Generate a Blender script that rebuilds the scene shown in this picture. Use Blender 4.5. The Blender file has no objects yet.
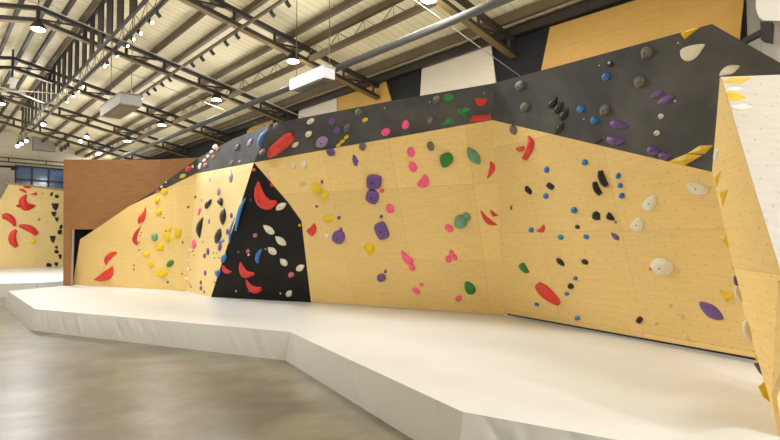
import bpy, math, random
from mathutils import Vector
random.seed(7)
V = Vector
SC = bpy.context.scene
COL = SC.collection

# ------------------------------------------------------------------ camera
F = 520.0
EYE = V((0, 0, 1.6))
PITCH = math.atan(20 / F)
cp, sp = math.cos(PITCH), math.sin(PITCH)
cam_d = bpy.data.cameras.new('camera')
cam = bpy.data.objects.new('camera', cam_d)
COL.objects.link(cam)
cam_d.sensor_width = 36
cam_d.lens = 36 * F / 780
cam_d.clip_start = 0.05
cam.location = EYE
cam.rotation_euler = (math.pi / 2 + PITCH, 0, 0)
SC.camera = cam


def ray(x, y):
    """viewing direction of a point of the photograph (forward part 1)"""
    a, b = (x - 390) / F, (220 - y) / F
    return V((a, cp - b * sp, sp + b * cp))


def at_z(x, y, z):
    r = ray(x, y)
    return EYE + r * ((z - EYE.z) / r.z)


def at_depth(x, y, d):
    r = ray(x, y)
    return EYE + r * (d / r.y)


class Plane:
    def __init__(s, p, n):
        s.p = V(p)
        n = V(n).normalized()
        if n.dot(s.p - EYE) > 0:
            n = -n
        s.n = n
        h = V((0, 0, 1)).cross(n)
        if h.length < 1e-4:
            h = V((1, 0, 0))
        s.u = h.normalized()
        s.v = s.n.cross(s.u).normalized()
        if s.v.z < 0:
            s.v = -s.v

    def hit(s, x, y):
        r = ray(x, y)
        return EYE + r * ((s.p - EYE).dot(s.n) / r.dot(s.n))

    def uv(s, q):
        return ((q - s.p).dot(s.u), (q - s.p).dot(s.v))


def plane3(a, b, c):
    return Plane(a, (b - a).cross(c - a))


def lean(a, b, t):
    """wall plane standing on the line a-b and leaning t metres out per metre of height"""
    d = (b - a).normalized()
    n = V((d.y, -d.x, 0))
    if n.dot(a - EYE) > 0:
        n = -n
    return Plane(a, d.cross(V((0, 0, 1)) + n * t))


# ------------------------------------------------------------------ building frame
TN = V((.742, .67, 0)).normalized()
LD = V((-.67, .742, 0)).normalized()


def bld(t, l, z):
    return TN * t + LD * l + V((0, 0, z))


# ------------------------------------------------------------------ materials
def s2l(c):
    return tuple((x / 255 / 12.92 if x <= 10 else ((x / 255 + .055) / 1.055) ** 2.4) for x in c)


class NT:
    def __init__(s, name):
        s.m = bpy.data.materials.new(name)
        s.m.use_nodes = True
        s.t = s.m.node_tree
        s.b = s.t.nodes['Principled BSDF']

    def n(s, typ, **kw):
        nd = s.t.nodes.new(typ)
        for k, v in kw.items():
            if k in nd.inputs.keys():
                nd.inputs[k].default_value = v
            else:
                setattr(nd, k, v)
        return nd

    def l(s, a, b):
        s.t.links.new(a, b)

    def mix(s, fac, a, b):
        nd = s.n('ShaderNodeMix', data_type='RGBA')
        for sock, val in ((nd.inputs[0], fac), (nd.inputs[6], a), (nd.inputs[7], b)):
            if hasattr(val, 'is_linked'):
                s.l(val, sock)
            elif isinstance(val, tuple):
                sock.default_value = val if len(val) == 4 else val + (1,)
            else:
                sock.default_value = val
        return nd.outputs[2]

    def ramp(s, fac, stops):
        nd = s.n('ShaderNodeValToRGB')
        e = nd.color_ramp.elements
        while len(e) < len(stops):
            e.new(.5)
        for q, (p, c) in zip(e, stops):
            q.position = p
            q.color = (c, c, c, 1) if not isinstance(c, tuple) else c + (1,)
        s.l(fac, nd.inputs[0])
        return nd.outputs[0]


def plain(name, rgb, rough=.6, metal=0, noise=0, nscale=8, bump=0, bscale=60, emit=None, spec=.5):
    k = NT(name)
    c = s2l(rgb)
    k.b.inputs['Base Color'].default_value = c + (1,)
    k.b.inputs['Roughness'].default_value = rough
    k.b.inputs['Metallic'].default_value = metal
    k.b.inputs['Specular IOR Level'].default_value = spec
    tc = k.n('ShaderNodeTexCoord')
    if noise:
        nz = k.n('ShaderNodeTexNoise', Scale=nscale, Detail=4.0)
        k.l(tc.outputs['Object'], nz.inputs['Vector'])
        lo = tuple(x * (1 - noise) for x in c)
        hi = tuple(min(1, x * (1 + noise)) for x in c)
        k.l(k.ramp(nz.outputs[0], [(.3, lo), (.7, hi)]), k.b.inputs['Base Color'])
    if bump:
        nz = k.n('ShaderNodeTexNoise', Scale=bscale, Detail=3.0)
        k.l(tc.outputs['Object'], nz.inputs['Vector'])
        bp = k.n('ShaderNodeBump', Strength=bump, Distance=.01)
        k.l(nz.outputs[0], bp.inputs['Height'])
        k.l(bp.outputs[0], k.b.inputs['Normal'])
    if emit:
        k.b.inputs['Emission Color'].default_value = s2l(emit[0]) + (1,)
        k.b.inputs['Emission Strength'].default_value = emit[1]
    return k.m


def ply(name, rgb, vary=.07, pw=1.3, ph=1.28, rough=.55, tnut=True, seam=.8, grain=.05):
    """plywood board: panel joints, grain and threaded bolt holes laid out in the wall's own metres"""
    k = NT(name)
    c = s2l(rgb)
    uv = k.n('ShaderNodeUVMap')
    br = k.n('ShaderNodeTexBrick', offset=0.0, squash=1.0)
    br.inputs['Scale'].default_value = 1
    br.inputs['Mortar Size'].default_value = .004
    br.inputs['Mortar Smooth'].default_value = .3
    br.inputs['Brick Width'].default_value = pw
    br.inputs['Row Height'].default_value = ph
    br.inputs['Color1'].default_value = tuple(x * (1 - vary) for x in c) + (1,)
    br.inputs['Color2'].default_value = tuple(min(1, x * (1 + vary)) for x in c) + (1,)
    br.inputs['Mortar'].default_value = tuple(x * seam for x in c) + (1,)
    k.l(uv.outputs[0], br.inputs['Vector'])
    mp = k.n('ShaderNodeMapping')
    mp.inputs['Scale'].default_value = (2.2, 26, 1)
    k.l(uv.outputs[0], mp.inputs[0])
    nz = k.n('ShaderNodeTexNoise', Scale=1.5, Detail=6.0, Distortion=.6)
    k.l(mp.outputs[0], nz.inputs['Vector'])
    g = k.ramp(nz.outputs[0], [(.3, 1 - grain), (.7, 1 + grain)])
    mul = k.n('ShaderNodeMix', data_type='RGBA', blend_type='MULTIPLY')
    mul.inputs[0].default_value = 1
    k.l(br.outputs[0], mul.inputs[6])
    k.l(g, mul.inputs[7])
    out = mul.outputs[2]
    if tnut:
        sep = k.n('ShaderNodeSeparateXYZ')
        k.l(uv.outputs[0], sep.inputs[0])
        fin = None
        for off in (0.0, .5):
            d2 = None
            for ax in (0, 1):
                m1 = k.n('ShaderNodeMath', operation='MULTIPLY_ADD')
                m1.inputs[1].default_value = 1 / .2
                m1.inputs[2].default_value = off + 50
                k.l(sep.outputs[ax], m1.inputs[0])
                fr = k.n('ShaderNodeMath', operation='FRACT')
                k.l(m1.outputs[0], fr.inputs[0])
                sb = k.n('ShaderNodeMath', operation='SUBTRACT')
                sb.inputs[1].default_value = .5
                k.l(fr.outputs[0], sb.inputs[0])
                sq = k.n('ShaderNodeMath', operation='MULTIPLY')
                k.l(sb.outputs[0], sq.inputs[0])
                k.l(sb.outputs[0], sq.inputs[1])
                if d2 is None:
                    d2 = sq.outputs[0]
                else:
                    ad = k.n('ShaderNodeMath', operation='ADD')
                    k.l(d2, ad.inputs[0])
                    k.l(sq.outputs[0], ad.inputs[1])
                    d2 = ad.outputs[0]
            ls = k.n('ShaderNodeMath', operation='LESS_THAN')
            ls.inputs[1].default_value = .047 ** 2
            k.l(d2, ls.inputs[0])
            if fin is None:
                fin = ls.outputs[0]
            else:
                ad = k.n('ShaderNodeMath', operation='MAXIMUM')
                k.l(fin, ad.inputs[0])
                k.l(ls.outputs[0], ad.inputs[1])
                fin = ad.outputs[0]
        hole = k.n('ShaderNodeMath', operation='MULTIPLY')
        hole.inputs[1].default_value = .34
        k.l(fin, hole.inputs[0])
        out = k.mix(hole.outputs[0], out, tuple(x * .3 for x in c))
    k.l(out, k.b.inputs['Base Color'])
    k.b.inputs['Roughness'].default_value = rough
    k.b.inputs['Specular IOR Level'].default_value = .35
    return k.m


def painted(name, rgb, chalk, amount=.35, rough=.75):
    """dark wall paint with rubbed-in climbing chalk and grain"""
    k = NT(name)
    c = s2l(rgb)
    uv = k.n('ShaderNodeUVMap')
    n1 = k.n('ShaderNodeTexNoise', Scale=1.3, Detail=7.0, Roughness=.62)
    k.l(uv.outputs[0], n1.inputs['Vector'])
    f = k.ramp(n1.outputs[0], [(.42, 0.0), (.75, amount)])
    n2 = k.n('ShaderNodeTexNoise', Scale=60.0, Detail=2.0)
    k.l(uv.outputs[0], n2.inputs['Vector'])
    sp_ = k.ramp(n2.outputs[0], [(.66, 0.0), (.74, .25)])
    a = k.mix(f, c, s2l(chalk))
    k.l(k.mix(sp_, a, s2l(chalk)), k.b.inputs['Base Color'])
    k.b.inputs['Roughness'].default_value = rough
    k.b.inputs['Specular IOR Level'].default_value = .25
    return k.m


def concrete():
    k = NT('polished_concrete')
    tc = k.n('ShaderNodeTexCoord')
    n1 = k.n('ShaderNodeTexNoise', Scale=.9, Detail=9.0, Roughness=.68, Distortion=.4)
    k.l(tc.outputs['Object'], n1.inputs['Vector'])
    a = k.ramp(n1.outputs[0], [(.32, s2l((98, 92, 76))), (.5, s2l((123, 117, 98))), (.68, s2l((148, 142, 120)))])
    n2 = k.n('ShaderNodeTexNoise', Scale=1.5, Detail=3.0, Roughness=.5)
    mp = k.n('ShaderNodeMapping')
    mp.inputs['Scale'].default_value = (.55, 1.5, 1)
    k.l(tc.outputs['Object'], mp.inputs[0])
    k.l(mp.outputs[0], n2.inputs['Vector'])
    k.l(k.mix(k.ramp(n2.outputs[0], [(.42, 0.0), (.72, .28)]), a, s2l((106, 97, 72))), k.b.inputs['Base Color'])
    k.l(k.ramp(n2.outputs[0], [(.3, .3), (.7, .37)]), k.b.inputs['Roughness'])
    k.b.inputs['Specular IOR Level'].default_value = .45
    return k.m


def roof_sheet():
    k = NT('ribbed_roof_sheet')
    tc = k.n('ShaderNodeTexCoord')
    mp = k.n('ShaderNodeMapping')
    mp.inputs['Rotation'].default_value = (0, 0, -math.atan2(LD.y, LD.x))
    k.l(tc.outputs['Object'], mp.inputs[0])
    wv = k.n('ShaderNodeTexWave', Scale=1.0, bands_direction='X')
    wv.inputs['Scale'].default_value = 1.6
    k.l(mp.outputs[0], wv.inputs['Vector'])
    bp = k.n('ShaderNodeBump', Strength=.5, Distance=.02)
    k.l(wv.outputs[1], bp.inputs['Height'])
    k.l(bp.outputs[0], k.b.inputs['Normal'])
    nz = k.n('ShaderNodeTexNoise', Scale=.8, Detail=3.0)
    k.l(tc.outputs['Object'], nz.inputs['Vector'])
    a = k.ramp(nz.outputs[0], [(.3, s2l((204, 190, 148))), (.7, s2l((218, 205, 164)))])
    k.l(k.mix(k.ramp(wv.outputs[1], [(.0, .3), (.25, 0.0)]), a, s2l((150, 138, 104))), k.b.inputs['Base Color'])
    k.b.inputs['Roughness'].default_value = .6
    return k.m


def block_wall(name, rgb):
    k = NT(name)
    c = s2l(rgb)
    uv = k.n('ShaderNodeUVMap')
    br = k.n('ShaderNodeTexBrick')
    br.inputs['Scale'].default_value = 1
    br.inputs['Brick Width'].default_value = 1.1
    br.inputs['Row Height'].default_value = .55
    br.inputs['Mortar Size'].default_value = .008
    br.inputs['Color1'].default_value = c + (1,)
    br.inputs['Color2'].default_value = tuple(x * .93 for x in c) + (1,)
    br.inputs['Mortar'].default_value = tuple(x * .7 for x in c) + (1,)
    k.l(uv.outputs[0], br.inputs['Vector'])
    k.l(br.outputs[0], k.b.inputs['Base Color'])
    k.b.inputs['Roughness'].default_value = .8
    return k.m


M = {}
M['ply'] = ply('birch_plywood', (242, 209, 136))
M['ply_far'] = ply('pale_birch_plywood', (243, 215, 148), vary=.04)
M['ply_white'] = ply('chalk_washed_plywood', (204, 196, 180), vary=.03, seam=.9)
M['ply_rear'] = ply('varnished_plywood', (190, 148, 70), tnut=False, pw=1.5, ph=5, vary=.03, grain=.08)
M['white_rear'] = ply('white_washed_board', (214, 203, 178), tnut=False, pw=9, ph=9, vary=.01, grain=.06)
M['brown_ply'] = ply('brown_stained_plywood', (160, 114, 70), tnut=False, pw=2.44, ph=1.22, vary=.03, grain=.16, seam=.85)
M['grey_wall'] = painted('grey_wall_paint', (78, 78, 78), (150, 147, 140), amount=.3)
M['black_wall'] = painted('black_wall_paint', (27, 26, 24), (70, 66, 60), amount=.25)
M['black_rear'] = painted('black_rear_paint', (30, 29, 28), (48, 46, 42), amount=.3)
M['concrete'] = concrete()
M['vinyl'] = plain('white_mat_vinyl', (228, 229, 226), .36, noise=.03, nscale=1.2, bump=.08, bscale=4)
M['steel'] = plain('dark_brown_steel', (46, 38, 27), .55, noise=.2, nscale=2)
M['flange'] = plain('lamplit_flange_steel', (104, 84, 46), .5, noise=.15, nscale=2)  # yellow light on the truss underside put into the colour
M['purlin'] = plain('grey_brown_steel', (84, 70, 44), .55, noise=.1, nscale=2)
M['wire'] = plain('brown_wire_steel', (100, 88, 60), .6)
M['sheet'] = roof_sheet()
M['duct'] = plain('galvanised_pipe', (88, 86, 79), .9, 0, spec=.15)
M['cable'] = plain('pale_cable', (150, 144, 126), .6)
M['unit'] = plain('grey_metal_casing', (168, 166, 160), .5, noise=.02)
M['grille'] = plain('grey_filter_grille', (140, 134, 120), .6, noise=.1, nscale=40)
M['unit_lit'] = plain('lamplit_white_side', (250, 250, 248), .5, emit=((255, 250, 240), 1.0))  # no lamp: lamplight on the air unit's side, painted as emission
M['lamp'] = plain('lamp_glass', (255, 250, 235), .4, emit=((255, 244, 220), 14.0))
M['spot_lens'] = plain('spotlight_lens', (255, 250, 235), .4, emit=((255, 246, 224), 4.0))
M['black_metal'] = plain('black_metal', (26, 24, 22), .5)
M['slat'] = plain('dark_brown_slat', (40, 32, 22), .75, noise=.2)
M['fan'] = plain('fan_grey', (128, 120, 98), .5)
M['block'] = block_wall('pale_block_wall', (208, 198, 172))
M['grey_block'] = block_wall('grey_painted_block', (196, 190, 175))
M['glass'] = plain('night_blue_glass', (92, 112, 152), .12, spec=.6)
M['frame'] = plain('dark_window_frame', (52, 54, 60), .5)
M['curtain'] = plain('black_curtain_cloth', (22, 21, 20), .9)
M['jamb'] = plain('grey_door_jamb', (168, 158, 138), .6)
M['door'] = plain('grey_shutter_paint', (176, 172, 158), .6, noise=.06)
M['heater'] = plain('cream_enamel', (222, 216, 200), .4)
M['bolt'] = plain('dark_bolt_steel', (40, 36, 32), .4, .6)

HUES = dict(red=(222, 58, 44), pink=(250, 98, 146), coral=(240, 100, 92), purple=(110, 76, 142), yellow=(236, 200, 14),
            blue=(44, 116, 186), green=(42, 128, 52), teal=(112, 158, 128), black=(24, 22, 20), white=(232, 224, 200),
            grey=(112, 106, 95), lilac=(158, 132, 172), olive=(112, 104, 44), rose=(196, 112, 116), clear=(224, 196, 132),
            gold=(224, 184, 18), brown=(110, 70, 40), palegrey=(196, 190, 176), cherry=(190, 56, 44))
for kx, rgb in HUES.items():
    M['h_' + kx] = plain(kx + '_hold_resin', rgb, .42 if kx not in ('white', 'grey') else .65, noise=.06, nscale=12, bump=.25, bscale=70)


# ------------------------------------------------------------------ mesh helpers
def link(name, verts, faces, mat, parent=None, smooth=False, loc=None, uvs=None):
    me = bpy.data.meshes.new(name)
    loc = V(loc) if loc is not None else V((0, 0, 0))
    if parent is not None:
        base = parent['_w'] if False else WORLD[parent.name]
    else:
        base = V((0, 0, 0))
    org = loc
    me.from_pydata([tuple(V(v) - org) for v in verts], [], faces)
    if isinstance(mat, (list, tuple)):
        for q in mat:
            me.materials.append(q)
    else:
        me.materials.append(mat)
    if smooth:
        for p in me.polygons:
            p.use_smooth = True
    if uvs is not None:
        ul = me.uv_layers.new(name='UVMap')
        for lp in me.loops:
            ul.data[lp.index].uv = uvs[lp.vertex_index]
    me.update()
    o = bpy.data.objects.new(name, me)
    COL.objects.link(o)
    o.location = org - base
    if parent is not None:
        o.parent = parent
    WORLD[o.name] = org
    return o


WORLD = {}


def empty(name, loc):
    o = bpy.data.objects.new(name, None)
    o.empty_display_size = .1
    COL.objects.link(o)
    o.location = loc
    WORLD[o.name] = V(loc)
    return o


def tag(o, label, cat, group=None, kind=None):
    o['label'] = label
    o['category'] = cat
    if group:
        o['group'] = group
    if kind:
        o['kind'] = kind
    return o


def struct(o):
    o['kind'] = 'structure'
    return o


class MB:
    def __init__(s):
        s.v, s.f = [], []

    def add(s, vs, fs):
        b = len(s.v)
        s.v += [V(q) for q in vs]
        s.f += [tuple(i + b for i in q) for q in fs]

    def hexa(s, lo, hi):
        """two matching polygons joined into a prism"""
        n = len(lo)
        fs = [tuple(range(n))[::-1], tuple(range(n, 2 * n))]
        for i in range(n):
            j = (i + 1) % n
            fs.append((i, j, n + j, n + i))
        s.add(list(lo) + list(hi), fs)

    def bar(s, a, b, w, h, up=V((0, 0, 1))):
        """rectangular bar from a to b, w wide and h high"""
        a, b = V(a), V(b)
        d = (b - a).normalized()
        sd = d.cross(up)
        if sd.length < 1e-4:
            sd = d.cross(V((1, 0, 0)))
        sd.normalize()
        u = sd.cross(d).normalized()
        q = [sd * w / 2 * i + u * h / 2 * j for i, j in ((-1, -1), (1, -1), (1, 1), (-1, 1))]
        s.hexa([a + x for x in q], [b + x for x in q])

    def tube(s, pts, r, n=8, cap=True):
        rings = []
        pts = [V(p) for p in pts]
        rs = r if isinstance(r, (list, tuple)) else [r] * len(pts)
        d0 = (pts[1] - pts[0]).normalized()
        ref = V((0, 0, 1)) if abs(d0.z) < .9 else V((1, 0, 0))
        vs, fs = [], []
        for i, p in enumerate(pts):
            d = (pts[min(i + 1, len(pts) - 1)] - pts[max(i - 1, 0)]).normalized()
            x = d.cross(ref).normalized()
            y = x.cross(d)
            for k in range(n):
                a = 2 * math.pi * k / n
                vs.append(p + (x * math.cos(a) + y * math.sin(a)) * rs[i])
        for i in range(len(pts) - 1):
            for k in range(n):
                k2 = (k + 1) % n
                fs.append((i * n + k, i * n + k2, (i + 1) * n + k2, (i + 1) * n + k))
        if cap:
            fs.append(tuple(range(n))[::-1])
            fs.append(tuple((len(pts) - 1) * n + k for k in range(n)))
        s.add(vs, fs)

    def lathe(s, c, prof, ax=V((0, 0, 1)), n=20):
        """profile of (radius, offset along ax)"""
        ax = V(ax).normalized()
        x = ax.orthogonal().normalized()
        y = ax.cross(x)
        vs, fs = [], []
        for r, h in prof:
            for k in range(n):
                a = 2 * math.pi * k / n
                vs.append(V(c) + ax * h + (x * math.cos(a) + y * math.sin(a)) * r)
        for i in range(len(prof) - 1):
            for k in range(n):
                k2 = (k + 1) % n
                fs.append((i * n + k, i * n + k2, (i + 1) * n + k2, (i + 1) * n + k))
        fs.append(tuple(range(n))[::-1])
        fs.append(tuple((len(prof) - 1) * n + k for k in range(n)))
        s.add(vs, fs)

    def build(s, name, mat, parent=None, smooth=False, loc=None, uvp=None):
        if loc is None:
            loc = sum(s.v, V((0, 0, 0))) / len(s.v) if parent is None else WORLD[parent.name]
        uvs = [uvp.uv(v) for v in s.v] if uvp else None
        return link(name, s.v, s.f, mat, parent, smooth, loc, uvs)


def plate(name, pts, pl, mat, parent=None, thick=.04, off=(0, 0), back=None):
    """board of some thickness with a polygon face, textured in its own plane's metres"""
    back = [p + (back if back is not None else -pl.n * thick) for p in pts]
    mb = MB()
    mb.hexa(back, pts)
    uvs = [(pl.uv(v)[0] + off[0], pl.uv(v)[1] + off[1]) for v in mb.v]
    loc = WORLD[parent.name] if parent else sum(pts, V((0, 0, 0))) / len(pts)
    return link(name, mb.v, mb.f, mat, parent, False, loc, uvs)


# ------------------------------------------------------------------ floor and mats
MZ = .37


def mat_pt(x, y):
    return at_z(x, y, MZ)


ft = 9.0
fl = [bld(-4, -7, 0), bld(ft, -7, 0), bld(ft, 31, 0), bld(-4, 31, 0)]
mb = MB()
mb.hexa([p - V((0, 0, .2)) for p in fl], fl)
struct(mb.build('floor', M['concrete'], loc=(0, 0, 0)))

# wall base points on the mat
a0, a1, b1, d0, cc, e1 = (mat_pt(*q) for q in ((72.7, 284.5), (187, 291), (211, 297), (311, 302.4), (505, 316), (757, 363)))
PL = {}
PL['A'] = lean(a0, a1, .30)
PL['D'] = lean(d0, cc, .40)
PL['E'] = lean(cc, e1, .307)
apex = PL['D'].hit(254, 162.5)
corner = PL['D'].hit(492, 120)
PL['E'] = plane3(cc, e1, corner)
etop = PL['E'].hit(712, 172)
kp = at_depth(495, 83, 7.0)
PL['D2'] = plane3(apex, corner, kp)
PL['E2'] = plane3(corner, etop, kp)
PL['B'] = plane3(a1, b1, apex)
ab = PL['B'].hit(196, 173.5)
PL['A'] = plane3(a0, a1, ab)
print('TILT', [(k, round(math.degrees(math.asin(-q.n.z)), 1)) for k, q in PL.items()])
should = PL['D'].hit(301.5, 221)
PL['C'] = plane3(b1, d0, should)
PL['Cu'] = plane3(b1, should, apex)
fold2 = PL['D2'].hit(270, 124)
PL['B2'] = plane3(ab, apex, fold2)
PL['A2'] = plane3(PL['A'].hit(129.5, 206), ab, PL['B2'].hit(198, 158))

cw = empty('climbing_wall', (a0 + cc) / 2)
tag(cw, 'long angled bouldering wall of yellow plywood with a dark overhanging upper band', 'climbing wall')
up3 = V((0, 0, .03))
A = PL['A']
plate('yellow_panel', [a0, a1, ab, A.hit(129.5, 206), A.hit(100, 226), A.hit(80, 239.5)], A, M['ply'], cw)
B = PL['B']
plate('yellow_panel', [a1, b1, apex, ab], B, M['ply_far'], cw)
D = PL['D']
dd = (cc - d0).normalized()
E_ = PL['E']
ed = (e1 - cc).normalized()
e_far = e1 + ed * 1.2
etop2 = etop + (etop - corner).normalized() * 1.0
eup = (corner - cc).normalized() * .055
mb = MB()
kd = [d0 - D.n * .05 + V((0, 0, .1)), cc - D.n * .05 + V((0, 0, .1)), cc - D.n * .05, d0 - D.n * .05]
mb.hexa([p - D.n * .02 for p in kd], kd)
mb.build('gap_shade_strip', M['black_metal'], cw)  # black strip added for the shade in the gap under the panel
dup_ = (corner - cc).normalized() * .016
plate('yellow_panel', [d0 + dup_, cc + dup_, corner, apex, D.hit(288, 202), should], D, M['ply'], cw, off=(.25, .32))
plate('yellow_panel', [cc + eup, e_far + eup, etop2, corner], E_, M['ply'], cw, off=(.12, -.12))
C_ = PL['C']
black_label = 'matt black panel'
for tri, pk_ in (([b1, d0, should], 'C'), ([b1, should, apex], 'Cu')):
    o = plate('black_panel', tri, PL[pk_], M['black_wall'], cw, back=V((.01, .04, 0)))
    o['label'] = 'black prism panel'
# side cheek closing the prism against the yellow panels
mb = MB()
mb.hexa([d0 - D.n * .02, should - D.n * .02, should - D.n * .3, d0 - D.n * .3], [d0 + V((.02, 0, 0)), should + V((.02, 0, 0)), should - D.n * .3 + V((.02, 0, 0)), d0 - D.n * .3 + V((.02, 0, 0))])
D2, E2, B2, A2 = PL['D2'], PL['E2'], PL['B2'], PL['A2']
plate('grey_panel', [apex, corner, kp, D2.hit(390, 101), fold2], D2, M['grey_wall'], cw, back=V((.02, .05, 0)))
pk = E2.hit(712, 24)
plate('grey_panel', [corner, etop2, E2.hit(800, 74), pk, E2.hit(580, 60), kp], E2, M['grey_wall'], cw, back=V((.02, .05, 0)))
plate('grey_panel', [ab, apex, fold2, B2.hit(231, 140), B2.hit(198, 158)], B2, M['grey_wall'], cw, back=V((.02, .05, 0)))
plate('grey_panel', [A.hit(129.5, 206), ab, B2.hit(198, 158), A2.hit(172, 177), A2.hit(154, 191), A2.hit(132, 204.2)], A2, M['grey_wall'], cw, back=V((.02, .05, 0)))
# black strip standing in for gap shade, recessed behind the raised foot of the wall
kb = [cc - E_.n * .05 + V((0, 0, .1)), e_far - E_.n * .05 + V((0, 0, .1)), e_far - E_.n * .05, cc - E_.n * .05]
mb = MB()
mb.hexa([p - E_.n * .02 for p in kb], kb)
mb.build('gap_shade_strip', M['black_metal'], cw)

# main crash mat
front = [mat_pt(8, 291), mat_pt(35, 309), mat_pt(290, 332), mat_pt(463, 412), mat_pt(607, 438)]
front.append(front[4] + (front[4] - front[3]).normalized() * 3.2)
backs = [front[5] + V((1.6, 3.2, 0)), e1 + V((1.7, -.4, 0)), e1 + V((.3, .5, 0)), cc - E_.n * .35, d0 - D.n.normalized() * .4, a1 + V((.1, .5, 0)), a0 + V((.2, .1, 0)), mat_pt(63.5, 285.6)]
for p in front + backs:
    p.z = MZ
ring = front + backs
mat = empty('crash_mat', V((front[2].x, front[2].y, 0)))
tag(mat, 'thick white vinyl crash mat laid along the foot of the bouldering wall', 'mat')
mb = MB()
b = len(ring)
mb.add(ring, [tuple(range(b))[::-1] if False else tuple(range(b))])
top = mb.build('top_cover', M['vinyl'], mat)
cent = sum(ring, V((0, 0, 0))) / b


def mat_side(name, p, q, mat_, parent, out=.06, folds=True, seed=0, pp=None, qq=None):
    """upright mat side with slanting folds in the sheet"""
    rnd = random.Random(seed)
    L = (q - p).length
    d = (q - p).normalized()
    n = V((d.y, -d.x, 0))
    if n.dot(p - cent) < 0:
        n = -n
    def nrm(a, b):
        e = (b - a).normalized()
        m = V((e.y, -e.x, 0))
        return m if m.dot(a - cent) > 0 else -m

    def mitre(m):
        w = (n + m).normalized()
        return w / max(.4, w.dot(n))
    na = mitre(nrm(pp, p)) if pp else n
    nb = mitre(nrm(q, qq)) if qq else n
    nx, nz = max(2, int(L / .04)), 9
    fo = []
    x = .15
    while x < L and folds:
        fo.append((x, rnd.uniform(.7, 1.9), rnd.uniform(.012, .03) * rnd.choice((1, -1)), rnd.uniform(.010, .028)))
        x += rnd.uniform(.12, .5)
    vs, fs = [], []
    for i in range(nx + 1):
        s_ = L * i / nx
        for j in range(nz + 1):
            k = j / nz
            dz = MZ * (1 - k)
            off = out * k
            wob = 0
            for (x0, sl, amp, wd) in fo:
                u = s_ - x0 - sl * k * .22
                wob += amp * math.exp(-(u / wd) ** 2) * math.sin(math.pi * min(1, k * .9 + .1)) * (1 - .2 * k)
            e = min(1, s_ / .1, (L - s_) / .1)
            off += wob * max(0, e) + .008 * math.sin(math.pi * k)
            f = s_ / L
            nn = na * max(0, 1 - s_ / min(.3, L / 2)) + nb * max(0, 1 - (L - s_) / min(.3, L / 2))
            nn = nn + n * (1 - max(0, 1 - s_ / min(.3, L / 2)) - max(0, 1 - (L - s_) / min(.3, L / 2)))
            vs.append(p + d * s_ + nn * off + V((0, 0, dz - MZ)))
    for i in range(nx):
        for j in range(nz):
            a = i * (nz + 1) + j
            fs.append((a, a + 1, a + nz + 2, a + nz + 1))
    return link(name, vs, fs, mat_, parent, True, WORLD[parent.name])


for i in range(5):
    mat_side('side_cover', front[i], front[i + 1], M['vinyl'], mat, seed=i + 3, pp=ring[i - 1], qq=ring[i + 2])
mat_side('side_cover', ring[-1], front[0], M['vinyl'], mat, seed=20, folds=False, qq=front[1])
mat_side('side_cover', front[5], backs[0], M['vinyl'], mat, seed=21, folds=False, pp=front[4])

# ------------------------------------------------------------------ brown partition with a curtained doorway
wp = Plane(mat_pt(63.5, 285.6), (0, -1, 0))
wseam = wp.hit(160.3, 159.5)
wall_b = empty('wall_partition', V((wp.p.x, wp.p.y, 0)))
struct(wall_b)


def wall_piece(name, x0, y0, x1, y1, mat_, zlo=None):
    q = [wp.hit(x0, y1), wp.hit(x1, y1), wp.hit(x1, y0), wp.hit(x0, y0)]
    if zlo is not None:
        q[0].z = q[1].z = zlo
    q = [V((p.x, wp.p.y, p.z)) for p in q]
    return struct(plate(name, q, wp, mat_, wall_b, thick=.035))


wall_piece('panel_board', 63.5, 159.5, 71.3, 286, M['brown_ply'], 0)
wall_piece('panel_board', 71.3, 159.5, 160.3, 229.3, M['brown_ply'])
wall_piece('panel_board', 104, 229.3, 160.3, 286, M['brown_ply'], 0)
q0, q1 = wp.hit(160.3, 159.5), wp.hit(160.3, 286)
q2 = V((q0.x + 1.9, q0.y - .55, q0.z))
rp = plane3(q0, V((q0.x, q0.y, 0)), q2)
struct(plate('panel_board', [V((q0.x, q0.y, 0)), V((q2.x, q2.y, 0)), q2, q0], rp, M['brown_ply'], wall_b, thick=.1))
jb = MB()
j0, j1 = wp.hit(72.3, 229.3), wp.hit(74.0, 229.3)
jb.hexa([V((j0.x, wp.p.y - .01, 0)), V((j1.x, wp.p.y - .01, 0)), V((j1.x, wp.p.y + .02, 0)), V((j0.x, wp.p.y + .02, 0))],
        [V((j0.x, wp.p.y - .01, j0.z)), V((j1.x, wp.p.y - .01, j0.z)), V((j1.x, wp.p.y + .02, j0.z)), V((j0.x, wp.p.y + .02, j0.z))])
struct(jb.build('door_jamb', M['jamb'], wall_b))
cv, cf = [], []
cx0, cx1 = wp.hit(71, 229).x - .2, wp.hit(106, 229).x
for i in range(61):
    x = cx0 + (cx1 - cx0) * i / 60
    yy = wp.p.y + .35 + .05 * math.sin(i * 1.5)
    cv += [V((x, yy, 0.02)), V((x, yy, j0.z + .1))]
    if i:
        cf.append((2 * i - 2, 2 * i, 2 * i + 1, 2 * i - 1))
o = link('doorway_curtain', cv, cf, M['curtain'], None, True, (cx0, wp.p.y + .35, 0))
tag(o, 'black curtain hanging in the doorway of the brown plywood partition', 'curtain')

# ------------------------------------------------------------------ far bouldering wall and mat
f0, f1 = mat_pt(0, 268.6), mat_pt(64, 266.2)
fd = (f1 - f0).normalized()
PL['F'] = lean(f0, f1, .18)
FP = PL['F']
fw = empty('climbing_wall', f0)
tag(fw, 'distant yellow plywood bouldering wall with red curved holds beyond the brown partition', 'climbing wall')
plate('yellow_panel', [f0 - fd * 2.2, f1 + fd * 1.5, FP.hit(86, 193.5), FP.hit(62.5, 191), FP.hit(9, 184.5), FP.hit(-14, 226)], FP, M['ply_far'], fw)
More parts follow.
